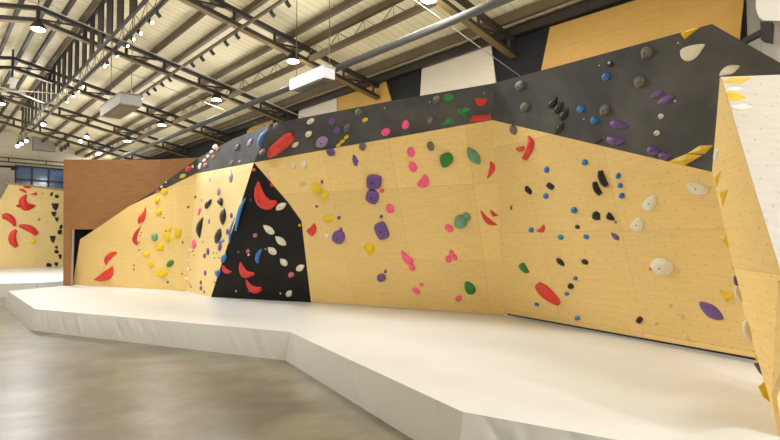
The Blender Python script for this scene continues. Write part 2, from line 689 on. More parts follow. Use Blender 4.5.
# bevelled cap along its top
t0, t1 = FP.hit(9, 184.5), FP.hit(86, 193.5)
mb = MB()
mb.hexa([t0, t1, t1 - FP.n * .4 + V((0, 0, -.1)), t0 - FP.n * .4 + V((0, 0, -.1))], [t0 + V((0, 0, .02)), t1 + V((0, 0, .02)), t1 - FP.n * .4 + V((0, 0, .06)), t0 - FP.n * .4 + V((0, 0, .06))])
mb.build('top_board', M['ply_far'], fw)
mf = [mat_pt(-40, 285), mat_pt(0, 283.7), mat_pt(37, 283), mat_pt(64, 281.3), mat_pt(90, 279.5)]
fm = empty('crash_mat', V((mf[1].x, mf[1].y, 0)))
tag(fm, 'far white crash mat under the distant yellow bouldering wall', 'mat')
bk = [f1 + fd * 1.4 - FP.n * .3, f0 - fd * 2.2 - FP.n * .3]
for p in mf + bk:
    p.z = MZ
mb = MB()
mb.add(mf + bk, [tuple(range(len(mf) + 2))])
mb.build('top_cover', M['vinyl'], fm)
cent = sum(mf + bk, V((0, 0, 0))) / 7
for i in range(4):
    mat_side('side_cover', mf[i], mf[i + 1], M['vinyl'], fm, seed=40 + i, folds=False)

# ------------------------------------------------------------------ prow at the near end
T1 = at_depth(720, 77, 3.7)
S_ = plane3(T1, mat_pt(780, 435), at_depth(784, 282, 3.05))
PL['S'] = S_
le = [S_.hit(*q) for q in ((720, 77), (716, 125), (712, 172), (744, 313), (780, 435))]
re_ = [S_.hit(*q) for q in ((722.5, 80), (756, 192), (784, 282), (800, 340), (777, 396), (783, 436))]
le[-1].z = MZ
re_[-1].z = MZ
pw = empty('climbing_wall', V((le[-1].x, le[-1].y, MZ)))
tag(pw, 'leaning plywood prow with a chalky white face standing on the mat at the near end', 'climbing wall')
plate('yellow_panel', le + re_[::-1], S_, M['ply'], pw, back=V((.07, .05, 0)), off=(.62, .1))
pr = at_depth(900, 70, 4.3)
P_ = plane3(re_[0], re_[2], pr)
PL['P'] = P_
plate('white_panel', [P_.hit(720.4, 77), P_.hit(722.5, 80), P_.hit(756, 192), P_.hit(784, 282), P_.hit(900, 300), pr], P_, M['ply_white'], pw, back=V((.03, .06, 0)), off=(.45, .2))
plate('under_panel', [re_[2], re_[3], re_[4], re_[5], re_[5] + V((.8, .5, 0)), P_.hit(900, 300)], plane3(re_[2], re_[4], P_.hit(900, 300) + V((0, .6, -.6))), M['ply'], pw, thick=.03)
hb = [p + ray(712, 240) * .45 + V((.55, 0, 0)) for p in le]
hb[-1].z = MZ
mb = MB()
n_ = len(le)
mb.add(le + hb, [(i, i + 1, n_ + i + 1, n_ + i) for i in range(n_ - 1)])
hp = plane3(le[0], le[-1], hb[2])
mb.build('side_panel', M['ply'], pw, uvp=hp)
mb = MB()
mb.hexa([le[0] - V((0, 0, .03)), pr - V((0, 0, .03)), pr + V((0, .9, -.03)), hb[0] - V((0, 0, .03))], [le[0], pr, pr + V((0, .9, 0)), hb[0]])
mb.build('top_board', M['ply'], pw, uvp=Plane(le[0], (0, 0, 1)))
# plane just behind the prow's leaning edge, for what is bolted to its far side
PL['Q'] = Plane(le[2] + ray(712, 172) * .075, (V((-.05, -1, .0)) + (le[4] - le[2]).normalized() * ((V((.05, 1, 0))).dot((le[4] - le[2]).normalized()))))
PL['Q'] = Plane(PL['Q'].p, PL['Q'].n)

# ------------------------------------------------------------------ roof
RT, RS, RZ = 1.8, .206, 4.83 + 1.6
DT = .37   # chord gap and upper chord


def chord_z(t):
    return RZ - RS * abs(t - RT)


EAVE = 8.35
rl = [bld(RT, -7, 0), bld(EAVE + .1, -7, 0), bld(EAVE + .1, 31, 0), bld(RT, 31, 0)]
for t_a, t_b, nm in ((RT, EAVE + .25, 'ceiling'), (-4.2, RT, 'ceiling')):
    za, zb = chord_z(t_a) + .54, chord_z(t_b) + .54
    lo = [bld(t_a, -7.2, za), bld(t_b, -7.2, zb), bld(t_b, 31.2, zb), bld(t_a, 31.2, za)]
    mb = MB()
    mb.hexa(lo, [p + V((0, 0, .08)) for p in lo])
    struct(mb.build(nm, M['sheet'], loc=(0, 0, 0)))

ORD = ['first', 'second', 'third', 'fourth', 'fifth', 'sixth', 'seventh', 'eighth', 'ninth', 'tenth', 'eleventh', 'twelfth', 'thirteenth']


def roof_truss(l, label):
    root = empty('roof_truss', bld(RT, l, RZ))
    tag(root, label, 'roof truss', 'dark steel roof trusses')
    ends = [(-4, RT), (RT, EAVE - .1)]
    for nm, dz in (('lower_chord', 0), ('upper_chord', .27)):
        mb = MB()
        for ta, tb in ends:
            mb.bar(bld(ta, l, chord_z(ta) + dz), bld(tb, l, chord_z(tb) + dz), .10, .085)
        mb.build(nm, M['steel'], root)
    mb = MB()
    for ta, tb in ends:
        mb.bar(bld(ta, l, chord_z(ta) - .051), bld(tb, l, chord_z(tb) - .051), .14, .016)
    mb.build('flange', M['flange'], root)['label'] = 'lower flange with yellow lamplight in its ochre-brown colour'
    t = -3.6
    k = 0
    while t < EAVE - .2:
        mb = MB()
        mb.bar(bld(t, l, chord_z(t) + .03), bld(t, l, chord_z(t) + .25), .05, .05, up=V((1, 0, 0)))
        mb.build('strut', M['steel'], root)
        if k % 2 == 0:
            mb = MB()
            t2 = t + .8
            mb.bar(bld(t, l, chord_z(t) + .03), bld(t2, l, chord_z(t2) + .25), .03, .035)
            mb.build('brace', M['steel'], root)
        t += .9
        k += 1
    return root


TL = [1.65, 5.65, 9.58, 13.55, 17.8, 21.7, 25.8]
TLAB = ['dark steel roof truss highest over the dark upper band', 'dark steel roof truss ending on the black stripe between the white and yellow rear boards',
        'dark steel roof truss ending at the rear yellow board beside the lit air unit',
        'dark steel roof truss passing just above the hanging grey air unit',
        'dark steel roof truss passing behind the hanging grey air unit, fifth nearest',
        'thin dark roof truss near the ceiling fan, second from the end wall',
        'thin dark roof truss closest to the pale end wall']
for l, lb in zip(TL, TLAB):
    roof_truss(l, lb)

PT = [-3.2, -2.2, -1.2, -.2, .6, 1.5, 1.95, 2.3, 2.64, 4.25, 4.78, 5.82, 6.25, 7.8, 8.2]
names_from_rear = len(PT)
for i, t in enumerate(PT):
    mb = MB()
    w_ = .09 if t > 4 else .07
    mb.bar(bld(t, -6.9, chord_z(t) + .27 + .14), bld(t, 30.8, chord_z(t) + .27 + .14), w_, .17 if t > 7 else .12)
    o = mb.build('roof_purlin', M['purlin'] if t > 2.6 and t < 8 else M['steel'], loc=bld(t, 9, chord_z(t) + .41))
    k = len(PT) - 1 - i
    tag(o, 'steel roof purlin running lengthwise under the roof sheets, %s up from the rear wall' % (ORD[k] if k < 13 else ['fourteenth', 'fifteenth', 'sixteenth'][k - 13]), 'purlin', 'roof purlins')


def lattice(t, dz, label, l0=-2, l1=30, ch=.10, mt='purlin'):
    root = empty('lattice_girder', bld(t, 9, chord_z(t)))
    tag(root, label, 'girder')
    zt, zb = chord_z(t) + .34, chord_z(t) + .34 - dz
    mb = MB()
    mb.bar(bld(t, l0, zb), bld(t, l1, zb), ch * 1.1, ch)
    mb.build('bottom_chord', M[mt], root)
    mb = MB()
    l = l0
    k = 0
    while l < l1:
        a, b = (zt, zb) if k % 2 else (zb, zt)
        mb.bar(bld(t, l, a), bld(t, l + .42, b), .012, .012)
        if k % 2:
            mb.bar(bld(t, l, a), bld(t, l, b), .010, .010)
        l += .42
        k += 1
    mb.build('web_rods', M['wire'], root)


LT = 6.25
# height of the girder's foot, from where it shows in the photograph
rr = ray(365, 33.8)
zb_ = EYE + rr * (LT / rr.dot(TN))
lattice(LT, max(.2, chord_z(LT) + .34 - zb_.z), 'lattice girder with thin zigzag rods running above the air unit')
lattice(3.3, .30, 'thin lattice girder along the lower edge of the dark slatted screen', ch=.03, mt='wire')

# dark slatted screen hanging along the ridge
st = 2.78
r1, r2 = ray(117, 31), ray(70, 80)
zb1 = (EYE + r1 * (st / r1.dot(TN))).z
ztop = chord_z(st) + .5
scr = empty('slatted_screen', bld(st, 14, zb1))
tag(scr, 'dark screen of upright slats hanging lengthwise under the ridge', 'screen')
mb = MB()
l = 4.0
while l < 24.5:
    w = .34 + .08 * random.random()
    mb.bar(bld(st, l, zb1), bld(st, l, ztop), .03, w, up=LD)
    l += .72 + .12 * random.random()
mb.build('slats', M['slat'], scr)
mb = MB()
mb.bar(bld(st, 3.9, zb1), bld(st, 24.6, zb1), .05, .05)
mb.bar(bld(st, 3.9, ztop - .05), bld(st, 24.6, ztop - .05), .05, .06)
mb.build('rail', M['slat'], scr)


def on_t(x, y, zrel):
    """point seen at x, y lying zrel above the eye"""
    return at_z(x, y, EYE.z + zrel)


def line_at(pts, z, l0, l1):
    """building-lengthwise line through the photographed point at height z"""
    q = at_z(pts[0], pts[1], z)
    t = q.dot(TN)
    return t, bld(t, l0, z), bld(t, l1, z)


# galvanised service pipe
tp, pa, pb = line_at((400, 42.3), 1.6 + 3.2, -2, 26)
mb = MB()
mb.tube([pa, pb], .062, 12)
o = mb.build('service_pipe', M['duct'], smooth=True)
tag(o, 'long galvanised service pipe running lengthwise under the roof trusses', 'pipe')


def dirbar(name, pxs, zs, r, mat_, label, cat, group=None):
    mb = MB()
    mb.tube([at_z(x, y, z) for (x, y), z in zip(pxs, zs)], r, 6)
    o = mb.build(name, M[mat_])
    tag(o, label, cat, group)


def cross_cable(name, p, z, ta, tb, r, mat_, label, drop=0):
    """wire across the hall through the photographed point"""
    q = at_z(p[0], p[1], z)
    l = q.dot(LD)
    mb = MB()
    n = 12
    pts = []
    for i in range(n + 1):
        t = ta + (tb - ta) * i / n
        pts.append(bld(t, l, z + RS * (q.dot(TN) - t) * 1.0 - drop * math.sin(math.pi * i / n)))
    mb.tube(pts, r, 6)
    o = mb.build(name, M[mat_])
    tag(o, label, 'cable')


cross_cable('cable', (65, 16), 1.6 + 4.3, -.5, 8.0, .011, 'cable', 'pale cable crossing under the ridge and on to the rear yellow board')
cross_cable('cable', (460, 33), 1.6 + 3.35, 3.0, 8.2, .008, 'cable', 'thin cable crossing below the roof to the black rear stripe by the white board')
cross_cable('cable', (160, 85), 1.6 + 3.9, 3.2, 7.9, .008, 'wire', 'thin dark wire slung across the roof behind the track spotlights')

# ------------------------------------------------------------------ lights
WARM = (1.0, 1.0, 1.03)


def area(name, loc, size, power, aim=None, color=WARM, spread=180):
    ld = bpy.data.lights.new(name, 'AREA')
    ld.shape = 'DISK'
    ld.size = size
    ld.energy = power
    ld.color = color
    ld.spread = math.radians(spread)
    o = bpy.data.objects.new(name, ld)
    COL.objects.link(o)
    o.location = loc
    if aim is not None:
        o.rotation_euler = (V(aim) - V(loc)).to_track_quat('-Z', 'Y').to_euler()
    return o


def spot(name, loc, aim, power, deg=70, blend=.6, color=WARM, rad=.06):
    ld = bpy.data.lights.new(name, 'SPOT')
    ld.energy = power
    ld.spot_size = math.radians(deg)
    ld.spot_blend = blend
    ld.shadow_soft_size = rad
    ld.color = color
    o = bpy.data.objects.new(name, ld)
    COL.objects.link(o)
    o.location = loc
    o.rotation_euler = (V(aim) - V(loc)).to_track_quat('-Z', 'Y').to_euler()
    return o


HIGH = [(38, 29, 'blazing round high-bay lamp nearest the ridge, beside the dark slatted screen'),
        (293, 61, 'round high-bay lamp above the lit air unit'),
        (216.5, 99.5, 'round high-bay lamp over the tapering grey band'),
        (429, -1, 'round high-bay lamp at the top edge over the service pipe'),
        (162, 125, 'round high-bay lamp under the truss above the brown partition'),
        (127.5, 141, 'small round high-bay lamp low over the brown partition'),
        (98.5, 154.5, 'lowest round high-bay lamp, just over the brown partition\'s top edge'),
        (0.5, 103.5, 'round high-bay lamp near the ceiling fan, cut by the picture edge')]
HB_POWER = 46
SPOT_POWER = 190
UP_FILL_POWER = 3.8
FILL_STRIPS = [(-2.4, -5, 29, 4.2), (-.6, -5, 29, 4.4), (1.3, -5, 29, 4.6), (3.0, -5, 29, 4.5), (4.7, -5, 29, 4.35), (6.4, -5, 29, 4.1)]  # unseen upward strips added to brighten the roof sheets
LAMPS_AND_FILL = [(5.5, 1.2, 5.3, 30), (5.3, 4.8, 5.35, 40), (1.2, 8.0, 5.6, 50), (-1, 12, 5.3, 50), (3.8, -3.2, 5.4, 90), (5.2, -5, 5.0, 90), (2.5, 20, 5.2, 130), (-1.5, 24, 5.0, 90)]  # added lamps without fixtures, brightening walls and mats; real high bays join below
for x, y, lb in HIGH:
    q = at_z(x, y, 1.6 + 3.78 if x > 100 else 1.6 + 4.35)
    r = .125
    root = empty('high_bay_lamp', q)
    tag(root, lb, 'ceiling lamp', 'round high-bay lamps')
    mb = MB()
    mb.lathe(q, [(r * 1.1, 0), (r * 1.15, .03), (r * .9, .08), (r * .4, .16), (.05, .2)])
    mb.build('housing', M['black_metal'], root, True)
    mb = MB()
    mb.lathe(q, [(r * .95, -.02), (r * 1.02, .004)])
    mb.build('lens', M['lamp'], root)
    mb = MB()
    zc = chord_z(q.dot(TN)) + .4
    mb.tube([q + V((0, 0, .18)), V((q.x, q.y, max(zc, q.z + .25)))], .008, 6)
    mb.build('drop_rod', M['steel'], root)
    LAMPS_AND_FILL.append((q.dot(TN), q.dot(LD), q.z - .04, HB_POWER))


def track(name, z, px, l0, l1, spots, label, lit, aim_up=False):
    t, pa, pb = line_at(px, z, l0, l1)
    mb = MB()
    mb.bar(pa, pb, .035, .035)
    root = mb.build('light_track', M['black_metal'])
    tag(root, label, 'light track')
    out = []
    for (x, y) in spots:
        r = ray(x, y)
        p = EYE + r * (t / r.dot(TN))
        out.append((t, V((p.x, p.y, z))))
    return out


def spotlight(p, aim, lit, label, group, sc=1.0):
    """black can spotlight hanging from a track"""
    root = empty('spotlight', p)
    tag(root, label, 'spotlight', group)
    d = (V(aim) - p).normalized()
    c = p + V((0, 0, -.11 * sc))
    mb = MB()
    mb.tube([p, c], .012, 6)
    mb.build('stem', M['black_metal'], root)
    mb = MB()
    mb.lathe(c - d * .07 * sc, [(.035 * sc, 0), (.048 * sc, .02 * sc), (.05 * sc, .15 * sc)], d, 14)
    mb.build('can', M['black_metal'], root, True)
    mb = MB()
    mb.lathe(c + d * .083 * sc, [(.046 * sc, 0), (.042 * sc, .006)], d, 14)
    mb.build('lens', M['spot_lens'] if lit else M['black_metal'], root)
    return c + d * .11 * sc


TR1 = [(158, 5, 0), (150, 17, 1), (139, 24, 1), (132, 38, 1), (126, 44, 1), (116, 52, 1), (107, 73, 1), (103, 78, 1), (82, 94, 1), (77.5, 98.5, 1), (73, 103, 1), (66, 109, 1)]
TR2 = [(287.5, 4, 0), (272, 15.5, 0), (237, 36, 0), (226, 44.5, 0), (212, 52.5, 0), (202, 59.5, 0), (192.5, 65.5, 0), (169.5, 80.5, 0), (162, 86, 0), (154.5, 90.5, 0), (148, 94.5, 0), (141.5, 100, 1)]
DESC1 = ['unlit spotlight nearest the camera on the ridge track', 'brightest lit spotlight on the ridge track, second from its near end', 'lit spotlight third from the near end of the ridge track',
         'lit spotlight fourth from the near end, above the first truss crossing', 'lit spotlight fifth from the near end of the ridge track', 'lit spotlight sixth along the ridge track, against the truss',
         'lit spotlight above the grey air unit, nearer one of a pair', 'lit spotlight above the grey air unit, farther one of a pair',
         'nearest of four lit spotlights clustered beyond the air unit', 'second of four lit spotlights clustered beyond the air unit', 'third of four lit spotlights clustered beyond the air unit', 'farthest of four lit spotlights clustered beyond the air unit']
DESC2 = ['black unlit spotlight nearest on the rear track', 'black unlit spotlight second from the near end of the rear track',
         'black unlit spotlight highest of the five beyond the second truss', 'black unlit spotlight second of the five beyond the second truss', 'black unlit spotlight middle of the five beyond the second truss',
         'black unlit spotlight fourth of the five beyond the second truss', 'black unlit spotlight last of the five beyond the second truss',
         'black spotlight first of four hanging beside the grey air unit', 'black spotlight second of four hanging beside the grey air unit', 'black spotlight third of four hanging beside the grey air unit', 'black spotlight last of four hanging beside the grey air unit',
         'black spotlight at the corner of the grey air unit']
t1, z1 = None, 1.6 + 4.15
t, pa, pb = line_at((116, 50), z1, 4, 24)
for nm, px, z, l0, l1, rows, desc, lb, grp in (('a', (116, 49), 1.6 + 4.15, 5.5, 24, TR1, DESC1, 'black lighting track with lit spotlights beside the ridge screen', 'spotlights on the ridge track'),
                                               ('b', (200, 55), 1.6 + 4.0, 2.5, 18, TR2, DESC2, 'dark lighting track of unlit spotlights between ridge and rear wall', 'spotlights on the rear track')):
    t, pa, pb = line_at(px, z, l0, l1)
    mb = MB()
    mb.bar(pa, pb, .045, .05)
    o = mb.build('light_track', M['black_metal'] if nm == 'a' else M['purlin'])
    tag(o, lb, 'light track')
    tgt = []
    for (x, y, lit), ds in zip(rows, desc):
        r = ray(x, y)
        p = EYE + r * (t / r.dot(TN))
        p = V((p.x, p.y, z - .03))
        l = p.dot(LD)
        aim = p + (TN * 1.6 if not lit else V((.5, -1.4, 0))) + V((0, 0, -1.5))
        if nm == 'a' and lit:
            k = len(tgt)
            aim = (D2.hit(400, 108), D2.hit(300, 128), D2.hit(350, 118), B2.hit(240, 148), B.hit(215, 220), A.hit(140, 230), D2.hit(280, 135), B2.hit(225, 155), A.hit(165, 230), A.hit(110, 240), B.hit(205, 250))[k]
            tgt.append(aim)
        p2 = spotlight(p, aim, lit, ds, grp, .72)
        if nm == 'a' and lit:
            spot('spot_beam', p2, aim, SPOT_POWER, 48, .9)
# small cluster beyond, by the end wall
for i, (x, y) in enumerate([(44, 119.5), (87, 132.5), (81, 137), (27, 136.5), (22, 139.5), (18, 142)]):
    p = at_z(x, y - 1, 1.6 + 4.0)
    ds = ['lone lit spotlight against the truss by the slatted screen', 'nearer lit spotlight of a pair over the end wall trusses', 'farther lit spotlight of a pair over the end wall trusses',
          'upper of three lit spotlights hanging by the end wall', 'middle of three lit spotlights hanging by the end wall', 'lowest of three lit spotlights hanging by the end wall'][i]
    spotlight(p, p + V((.6, -1.2, -.8)), 1, ds, 'spotlights near the end wall', 1.5)
for i, (x, y) in enumerate([(61.5, 146.5), (65, 144.5), (68, 142)]):
    p = at_z(x, y - 1, 1.6 + 3.9)
    spotlight(p, p + V((.4, -.8, -.8)), 0, ['farthest', 'middle', 'nearest'][i] + ' of three small black spotlights above the brown partition', 'small black spotlights over the partition', 1.3)


# ------------------------------------------------------------------ air units
def air_unit(pts_px, z, hgt, label, lit):
    """hanging box: bottom corners given in the photograph at height z"""
    bot = [at_z(x, y, z) for x, y in pts_px]
    topv = [p + V((0, 0, hgt)) for p in bot]
    c = sum(bot, V((0, 0, 0))) / 4
    root = empty('air_unit', c)
    tag(root, label, 'air unit')
    mb = MB()
    mb.hexa(bot, topv)
    mb.build('casing', M['unit'], root)
    mb = MB()
    inn = [c + (p - c) * .86 - V((0, 0, .005)) for p in bot]
    mb.hexa([p - V((0, 0, .012)) for p in inn], inn)
    mb.build('filter_grille', M['grille'], root)
    mb = MB()
    lip = [c + (p - c) * 1.03 for p in bot]
    mb.hexa([p + V((0, 0, hgt)) for p in lip], [p + V((0, 0, hgt + .03)) for p in lip])
    mb.build('top_lip', M['grille'], root)
    return root, bot, topv


tu = on_t(120, 95, 3.0)


def box_unit(corner_px, z, du, dl, hgt, label, lit):
    """corner_px: the near lower corner; du runs across the hall, dl lengthwise"""
    p = at_z(corner_px[0], corner_px[1], z)
    t, l = p.dot(TN), p.dot(LD)
    bot = [bld(t, l, z), bld(t + du, l, z), bld(t + du, l + dl, z), bld(t, l + dl, z)]
    topv = [q + V((0, 0, hgt)) for q in bot]
    c = sum(bot, V((0, 0, 0))) / 4
    root = empty('air_unit', c)
    tag(root, label, 'air unit')
    mb = MB()
    mb.hexa(bot, topv)
    mb.build('casing', M['unit'], root)
    inn = [c + (q - c) * .84 - V((0, 0, .004)) for q in bot]
    mb = MB()
    mb.hexa([q - V((0, 0, .012)) for q in inn], inn)
    mb.build('filter_grille', M['grille'], root)
    mb = MB()
    lip = [c + (q - c) * 1.04 + V((0, 0, hgt)) for q in bot]
    mb.hexa(lip, [q + V((0, 0, .025)) for q in lip])
    mb.build('top_lip', M['grille'], root)
    if lit:
        a, b = bot[0], bot[3]
        mb = MB()
        o_ = -TN * .012
        mb.hexa([a + V((0, 0, .012)), b + V((0, 0, .012)), b + V((0, 0, hgt - .012)), a + V((0, 0, hgt - .012))],
                [a + V((0, 0, .012)) + o_, b + V((0, 0, .012)) + o_, b + V((0, 0, hgt - .012)) + o_, a + V((0, 0, hgt - .012)) + o_])
        o = mb.build('lamplit_side', M['unit_lit'], root)
        o['label'] = 'white side with lamplight set as glow'
    for q in (topv[0].lerp(topv[1], .5), topv[2].lerp(topv[3], .5)):
        mb = MB()
        mb.tube([q, V((q.x, q.y, chord_z(q.dot(TN)) + .4))], .007, 6)
        mb.build('hanger_rod', M['wire'], root)
    return root


box_unit((120, 103), 1.6 + 2.65, .40, 1.5, .2, 'grey box-shaped air unit hanging on two long rods above the brown partition', False)
box_unit((323.4, 77.2), 1.6 + 2.75, .24, 1.05, .19, 'box-shaped air unit with lamplight painted on its white side hanging before the rear yellow board', True)

# ceiling fan
fc = at_z(12, 90, 1.6 + 4.1)
root = empty('ceiling_fan', fc)
tag(root, 'pale ceiling fan with long blades at the picture edge under the ridge', 'ceiling fan')
mb = MB()
mb.lathe(fc, [(.05, .16), (.14, .12), (.16, .03), (.12, -.03), (.04, -.05)])
mb.build('motor', M['fan'], root, True)
mb = MB()
mb.tube([fc + V((0, 0, .1)), V((fc.x, fc.y, chord_z(fc.dot(TN)) + .4))], .025, 8)
mb.build('rod', M['steel'], root)
for k in range(5):
    a = .35 + k * 2 * math.pi / 5
    d = V((math.cos(a), math.sin(a), 0))
    s_ = V((-d.y, d.x, .12))
    mb = MB()
    lo = [fc + d * .14 - s_ * .06, fc + d * 1.35 - s_ * .09, fc + d * 1.4 + s_ * .02, fc + d * 1.35 + s_ * .09, fc + d * .14 + s_ * .06]
    mb.hexa(lo, [p + V((0, 0, .012)) for p in lo])
    mb.build('blade', M['fan'], root)

# ------------------------------------------------------------------ rear wall with boards
RW = Plane(bld(EAVE, 9, 0), TN)


def wall_box(name, p0, p1, z0, z1, mat_, th=.2):
    d = (p1 - p0).normalized()
    n = V((d.y, -d.x, 0))
    if n.dot(p0 - EYE) < 0:
        n = -n
    lo = [V((p.x, p.y, z0)) for p in (p0, p1, p1 + n * th, p0 + n * th)]
    hi = [V((p.x, p.y, z1)) for p in (p0, p1, p1 + n * th, p0 + n * th)]
    mb = MB()
    mb.hexa(lo, hi)
    pl = Plane(p0, n)
    return struct(mb.build(name, M[mat_], loc=p0, uvp=pl))


lb_ = (RW.hit(745, 20)).dot(LD)
wall_box('wall_rear', bld(EAVE, lb_, 0), bld(EAVE, 31, 0), 0, chord_z(EAVE) + .5, 'black_rear')
wall_box('wall_rear_side', bld(EAVE + .1, -7, 0), bld(EAVE + .1, lb_, 0), 0, chord_z(EAVE) + 1.2, 'grey_block')
wall_box('wall_side', bld(-4, -7, 0), bld(-4, 30.5, 0), 0, 7.2, 'block')
wall_box('wall_end', bld(-4, 30.5, 0), bld(EAVE + .2, 30.5, 0), 0, 7.4, 'block')
RB = Plane(bld(EAVE - .05, 9, 0), TN)
for nm, pts, mt, lb in (
        ('rear_board', [(247, 130.5), (247, 160), (273.5, 160), (272.5, 119.8), (265.5, 116.5)], 'ply_rear', 'small yellow board high on the rear wall, farthest of the three yellow ones'),
        ('rear_board', [(299, 104), (297, 150), (337, 150), (336.5, 93.8)], 'white_rear', 'smaller white board on the rear wall beside the yellow board with the truss end'),
        ('rear_board', [(337.2, 83.3), (338, 150), (400, 150), (391, 100), (382.8, 71.5)], 'ply_rear', 'yellow board on the rear wall where a roof truss ends'),
        ('rear_board', [(422, 65.5), (418, 130), (500, 130), (495.5, 82), (490.5, 42.5)], 'white_rear', 'larger white board on the rear wall between two black stripes'),
        ('rear_board', [(550, 27), (537, 90), (537, 130), (725, 130), (739, 45), (747, -36), (690, -17)], 'ply_rear', 'large yellow board on the rear wall above the dark upper band')):
    q = [RB.hit(*p) for p in pts]
    o = plate(nm, q, RB, M[mt], None, thick=.03)
    tag(o, lb, 'wall board', 'boards on the rear wall')

# wall heater and its bracket at the far right
GP = Plane(bld(EAVE, 0, 0), TN)
hc = [GP.hit(x, y) + (-TN) * .05 for x, y in ((764, -20), (764, 18), (767, 26), (772, 29), (800, 30), (800, -20))]
mb = MB()
mb.hexa([p - TN * .35 for p in hc], hc)
o = mb.build('wall_heater', M['heater'])
tag(o, 'cream wall heater on the pale block wall above the black bracket', 'heater')
mb = MB()
b0, b1_, b2_ = GP.hit(747, 43) - TN * .1, GP.hit(772, 38) - TN * .35, GP.hit(776, 40) - TN * .35
mb.bar(b0, b1_, .07, .07)
o = mb.build('wall_bracket', M['black_metal'])
tag(o, 'black bracket arm on the pale block wall beside the yellow board', 'bracket')
q = [GP.hit(x, y) - TN * .3 for x, y in ((769, 31), (770, 48), (779, 50), (780, 31))]
mb = MB()
mb.hexa([p - TN * .15 for p in q], q)
mb.build('clamp_head', M['black_metal'], o)

# end wall: window, rail, grey shutter
EW = Plane(bld(0, 30.45, 0), LD)
x0, x1 = 14.5, 72
wq = [EW.hit(x, y) for x, y in ((14.8, 166), (14.5, 193), (80, 197), (80, 170.5))]
ta, tb = wq[0].dot(TN), wq[3].dot(TN)
zt, zb = wq[0].z, wq[1].z - .5
win = empty('window_1', bld((ta + tb) / 2, 30.4, zb))
struct(win)
mb = MB()
mb.hexa([bld(ta, 30.42, zb), bld(tb, 30.42, zb), bld(tb, 30.42, zt), bld(ta, 30.42, zt)], [bld(ta, 30.40, zb), bld(tb, 30.40, zb), bld(tb, 30.40, zt), bld(ta, 30.40, zt)])
struct(mb.build('pane', M['glass'], win))
mb = MB()
tt = [EW.hit(x, 180).dot(TN) for x in (14.8, 31.5, 48.3, 65, 82)]
for t in tt:
    mb.bar(bld(t, 30.38, zb), bld(t, 30.38, zt), .09, .05, up=LD)
for z in (zb, EW.hit(32, 180.5).z, zt):
    mb.bar(bld(ta, 30.38, z), bld(tb, 30.38, z), .05, .09)
struct(mb.build('window_frame', M['frame'], win))
mb = MB()
za, zb2 = EW.hit(20, 159.5).z, EW.hit(20, 163.5).z
for z in (za, zb2):
    mb.bar(bld(-3, 30.2, z), bld(8, 30.2, z), .05, .06)
t = -3
while t < 8:
    mb.bar(bld(t, 30.2, zb2), bld(t, 30.2, za), .05, .05, up=LD)
    t += 1.5
o = mb.build('guard_rail', M['purlin'])
tag(o, 'long dark rail running along the end wall above the blue window', 'rail')
sq = [EW.hit(x, y) - LD * .4 for x, y in ((-20, 167), (-20, 240), (10, 240), (13.5, 190), (13.5, 169))]
mb = MB()
mb.hexa([p + LD * .1 for p in sq], sq)
o = mb.build('roller_shutter', M['door'])
tag(o, 'grey shutter panel on the end wall beside the blue window', 'shutter')
mb = MB()
mb.bar(sq[4] + V((-2, 0, .05)) - LD * .05, sq[4] - LD * .05 + V((.1, 0, 0)), .12, .2)
mb.build('shutter_rail', M['black_metal'], o)
q = EW.hit(41.5, 143.5) - LD * .5
mb = MB()
mb.hexa([q + TN * a + V((0, 0, b)) for a, b in ((-.45, -.45), (.45, -.45), (.45, .45), (-.45, .45))], [q + TN * a + V((0, 0, b)) - LD * .4 for a, b in ((-.45, -.45), (.45, -.45), (.45, .45), (-.45, .45))])
o = mb.build('vent_box', M['grille'])
tag(o, 'square grey-brown vent box high on the end wall', 'vent')

# ------------------------------------------------------------------ climbing holds
ZONE = dict(Cu='black prism', A='tapering end of the yellow wall', B='narrow pale panel', C='black prism', D='middle yellow panel', E='yellow panel by the prow',
            A2='grey band', B2='grey band', D2='grey band', E2='dark upper band', F='distant yellow wall', Q='prow', S='prow', P='prow')
SIZE = {'foothold': 'foothold', 'volume': 'climbing volume', 'hold': 'climbing hold'}


def chaikin(p, n=2):
    for _ in range(n):
        q = []
        for i in range(len(p)):
            a, b = p[i], p[(i + 1) % len(p)]
            q += [(a[0] * .75 + b[0] * .25, a[1] * .75 + b[1] * .25), (a[0] * .25 + b[0] * .75, a[1] * .25 + b[1] * .75)]
        p = q
    return p


def rot(p, x, y, ang):
    c, s = math.cos(math.radians(ang)), math.sin(math.radians(ang))
    return [(x + a * c - b * s, y + a * s + b * c) for a, b in p]


def outline(k, w, h):
    """closed outline, w wide and h high, about the middle; y runs down"""
    n = 18 if max(w, h) > 7 else 12
    out = []
    for i in range(n):
        a = 2 * math.pi * i / n
        c, s = math.cos(a), math.sin(a)
        if k == 'e':
            out.append((c * w / 2, s * h / 2))
        elif k == 'q':
            e = .55
            out.append((math.copysign(abs(c) ** e, c) * w / 2, math.copysign(abs(s) ** e, s) * h / 2))
        elif k == 'd':   # drop, point upwards
            y = s * h / 2
            f = 1 if s > 0 else (1 - .62 * abs(s) ** 1.6)
            out.append((c * w / 2 * f, y))
        elif k == 'l':   # leaf with two points, long axis upright
            t = abs(c) ** 1.0
            out.append((math.copysign(abs(c) ** 1.7, c) * w / 2, s * h / 2))
    return out


DOME = [(1, .0), (1.0, .22), (.94, .5), (.78, .78), (.52, .94), (.26, 1.0)]
PAD = [(1, .0), (1.01, .3), (.97, .6), (.86, .82), (.6, .93), (.3, 1.0)]


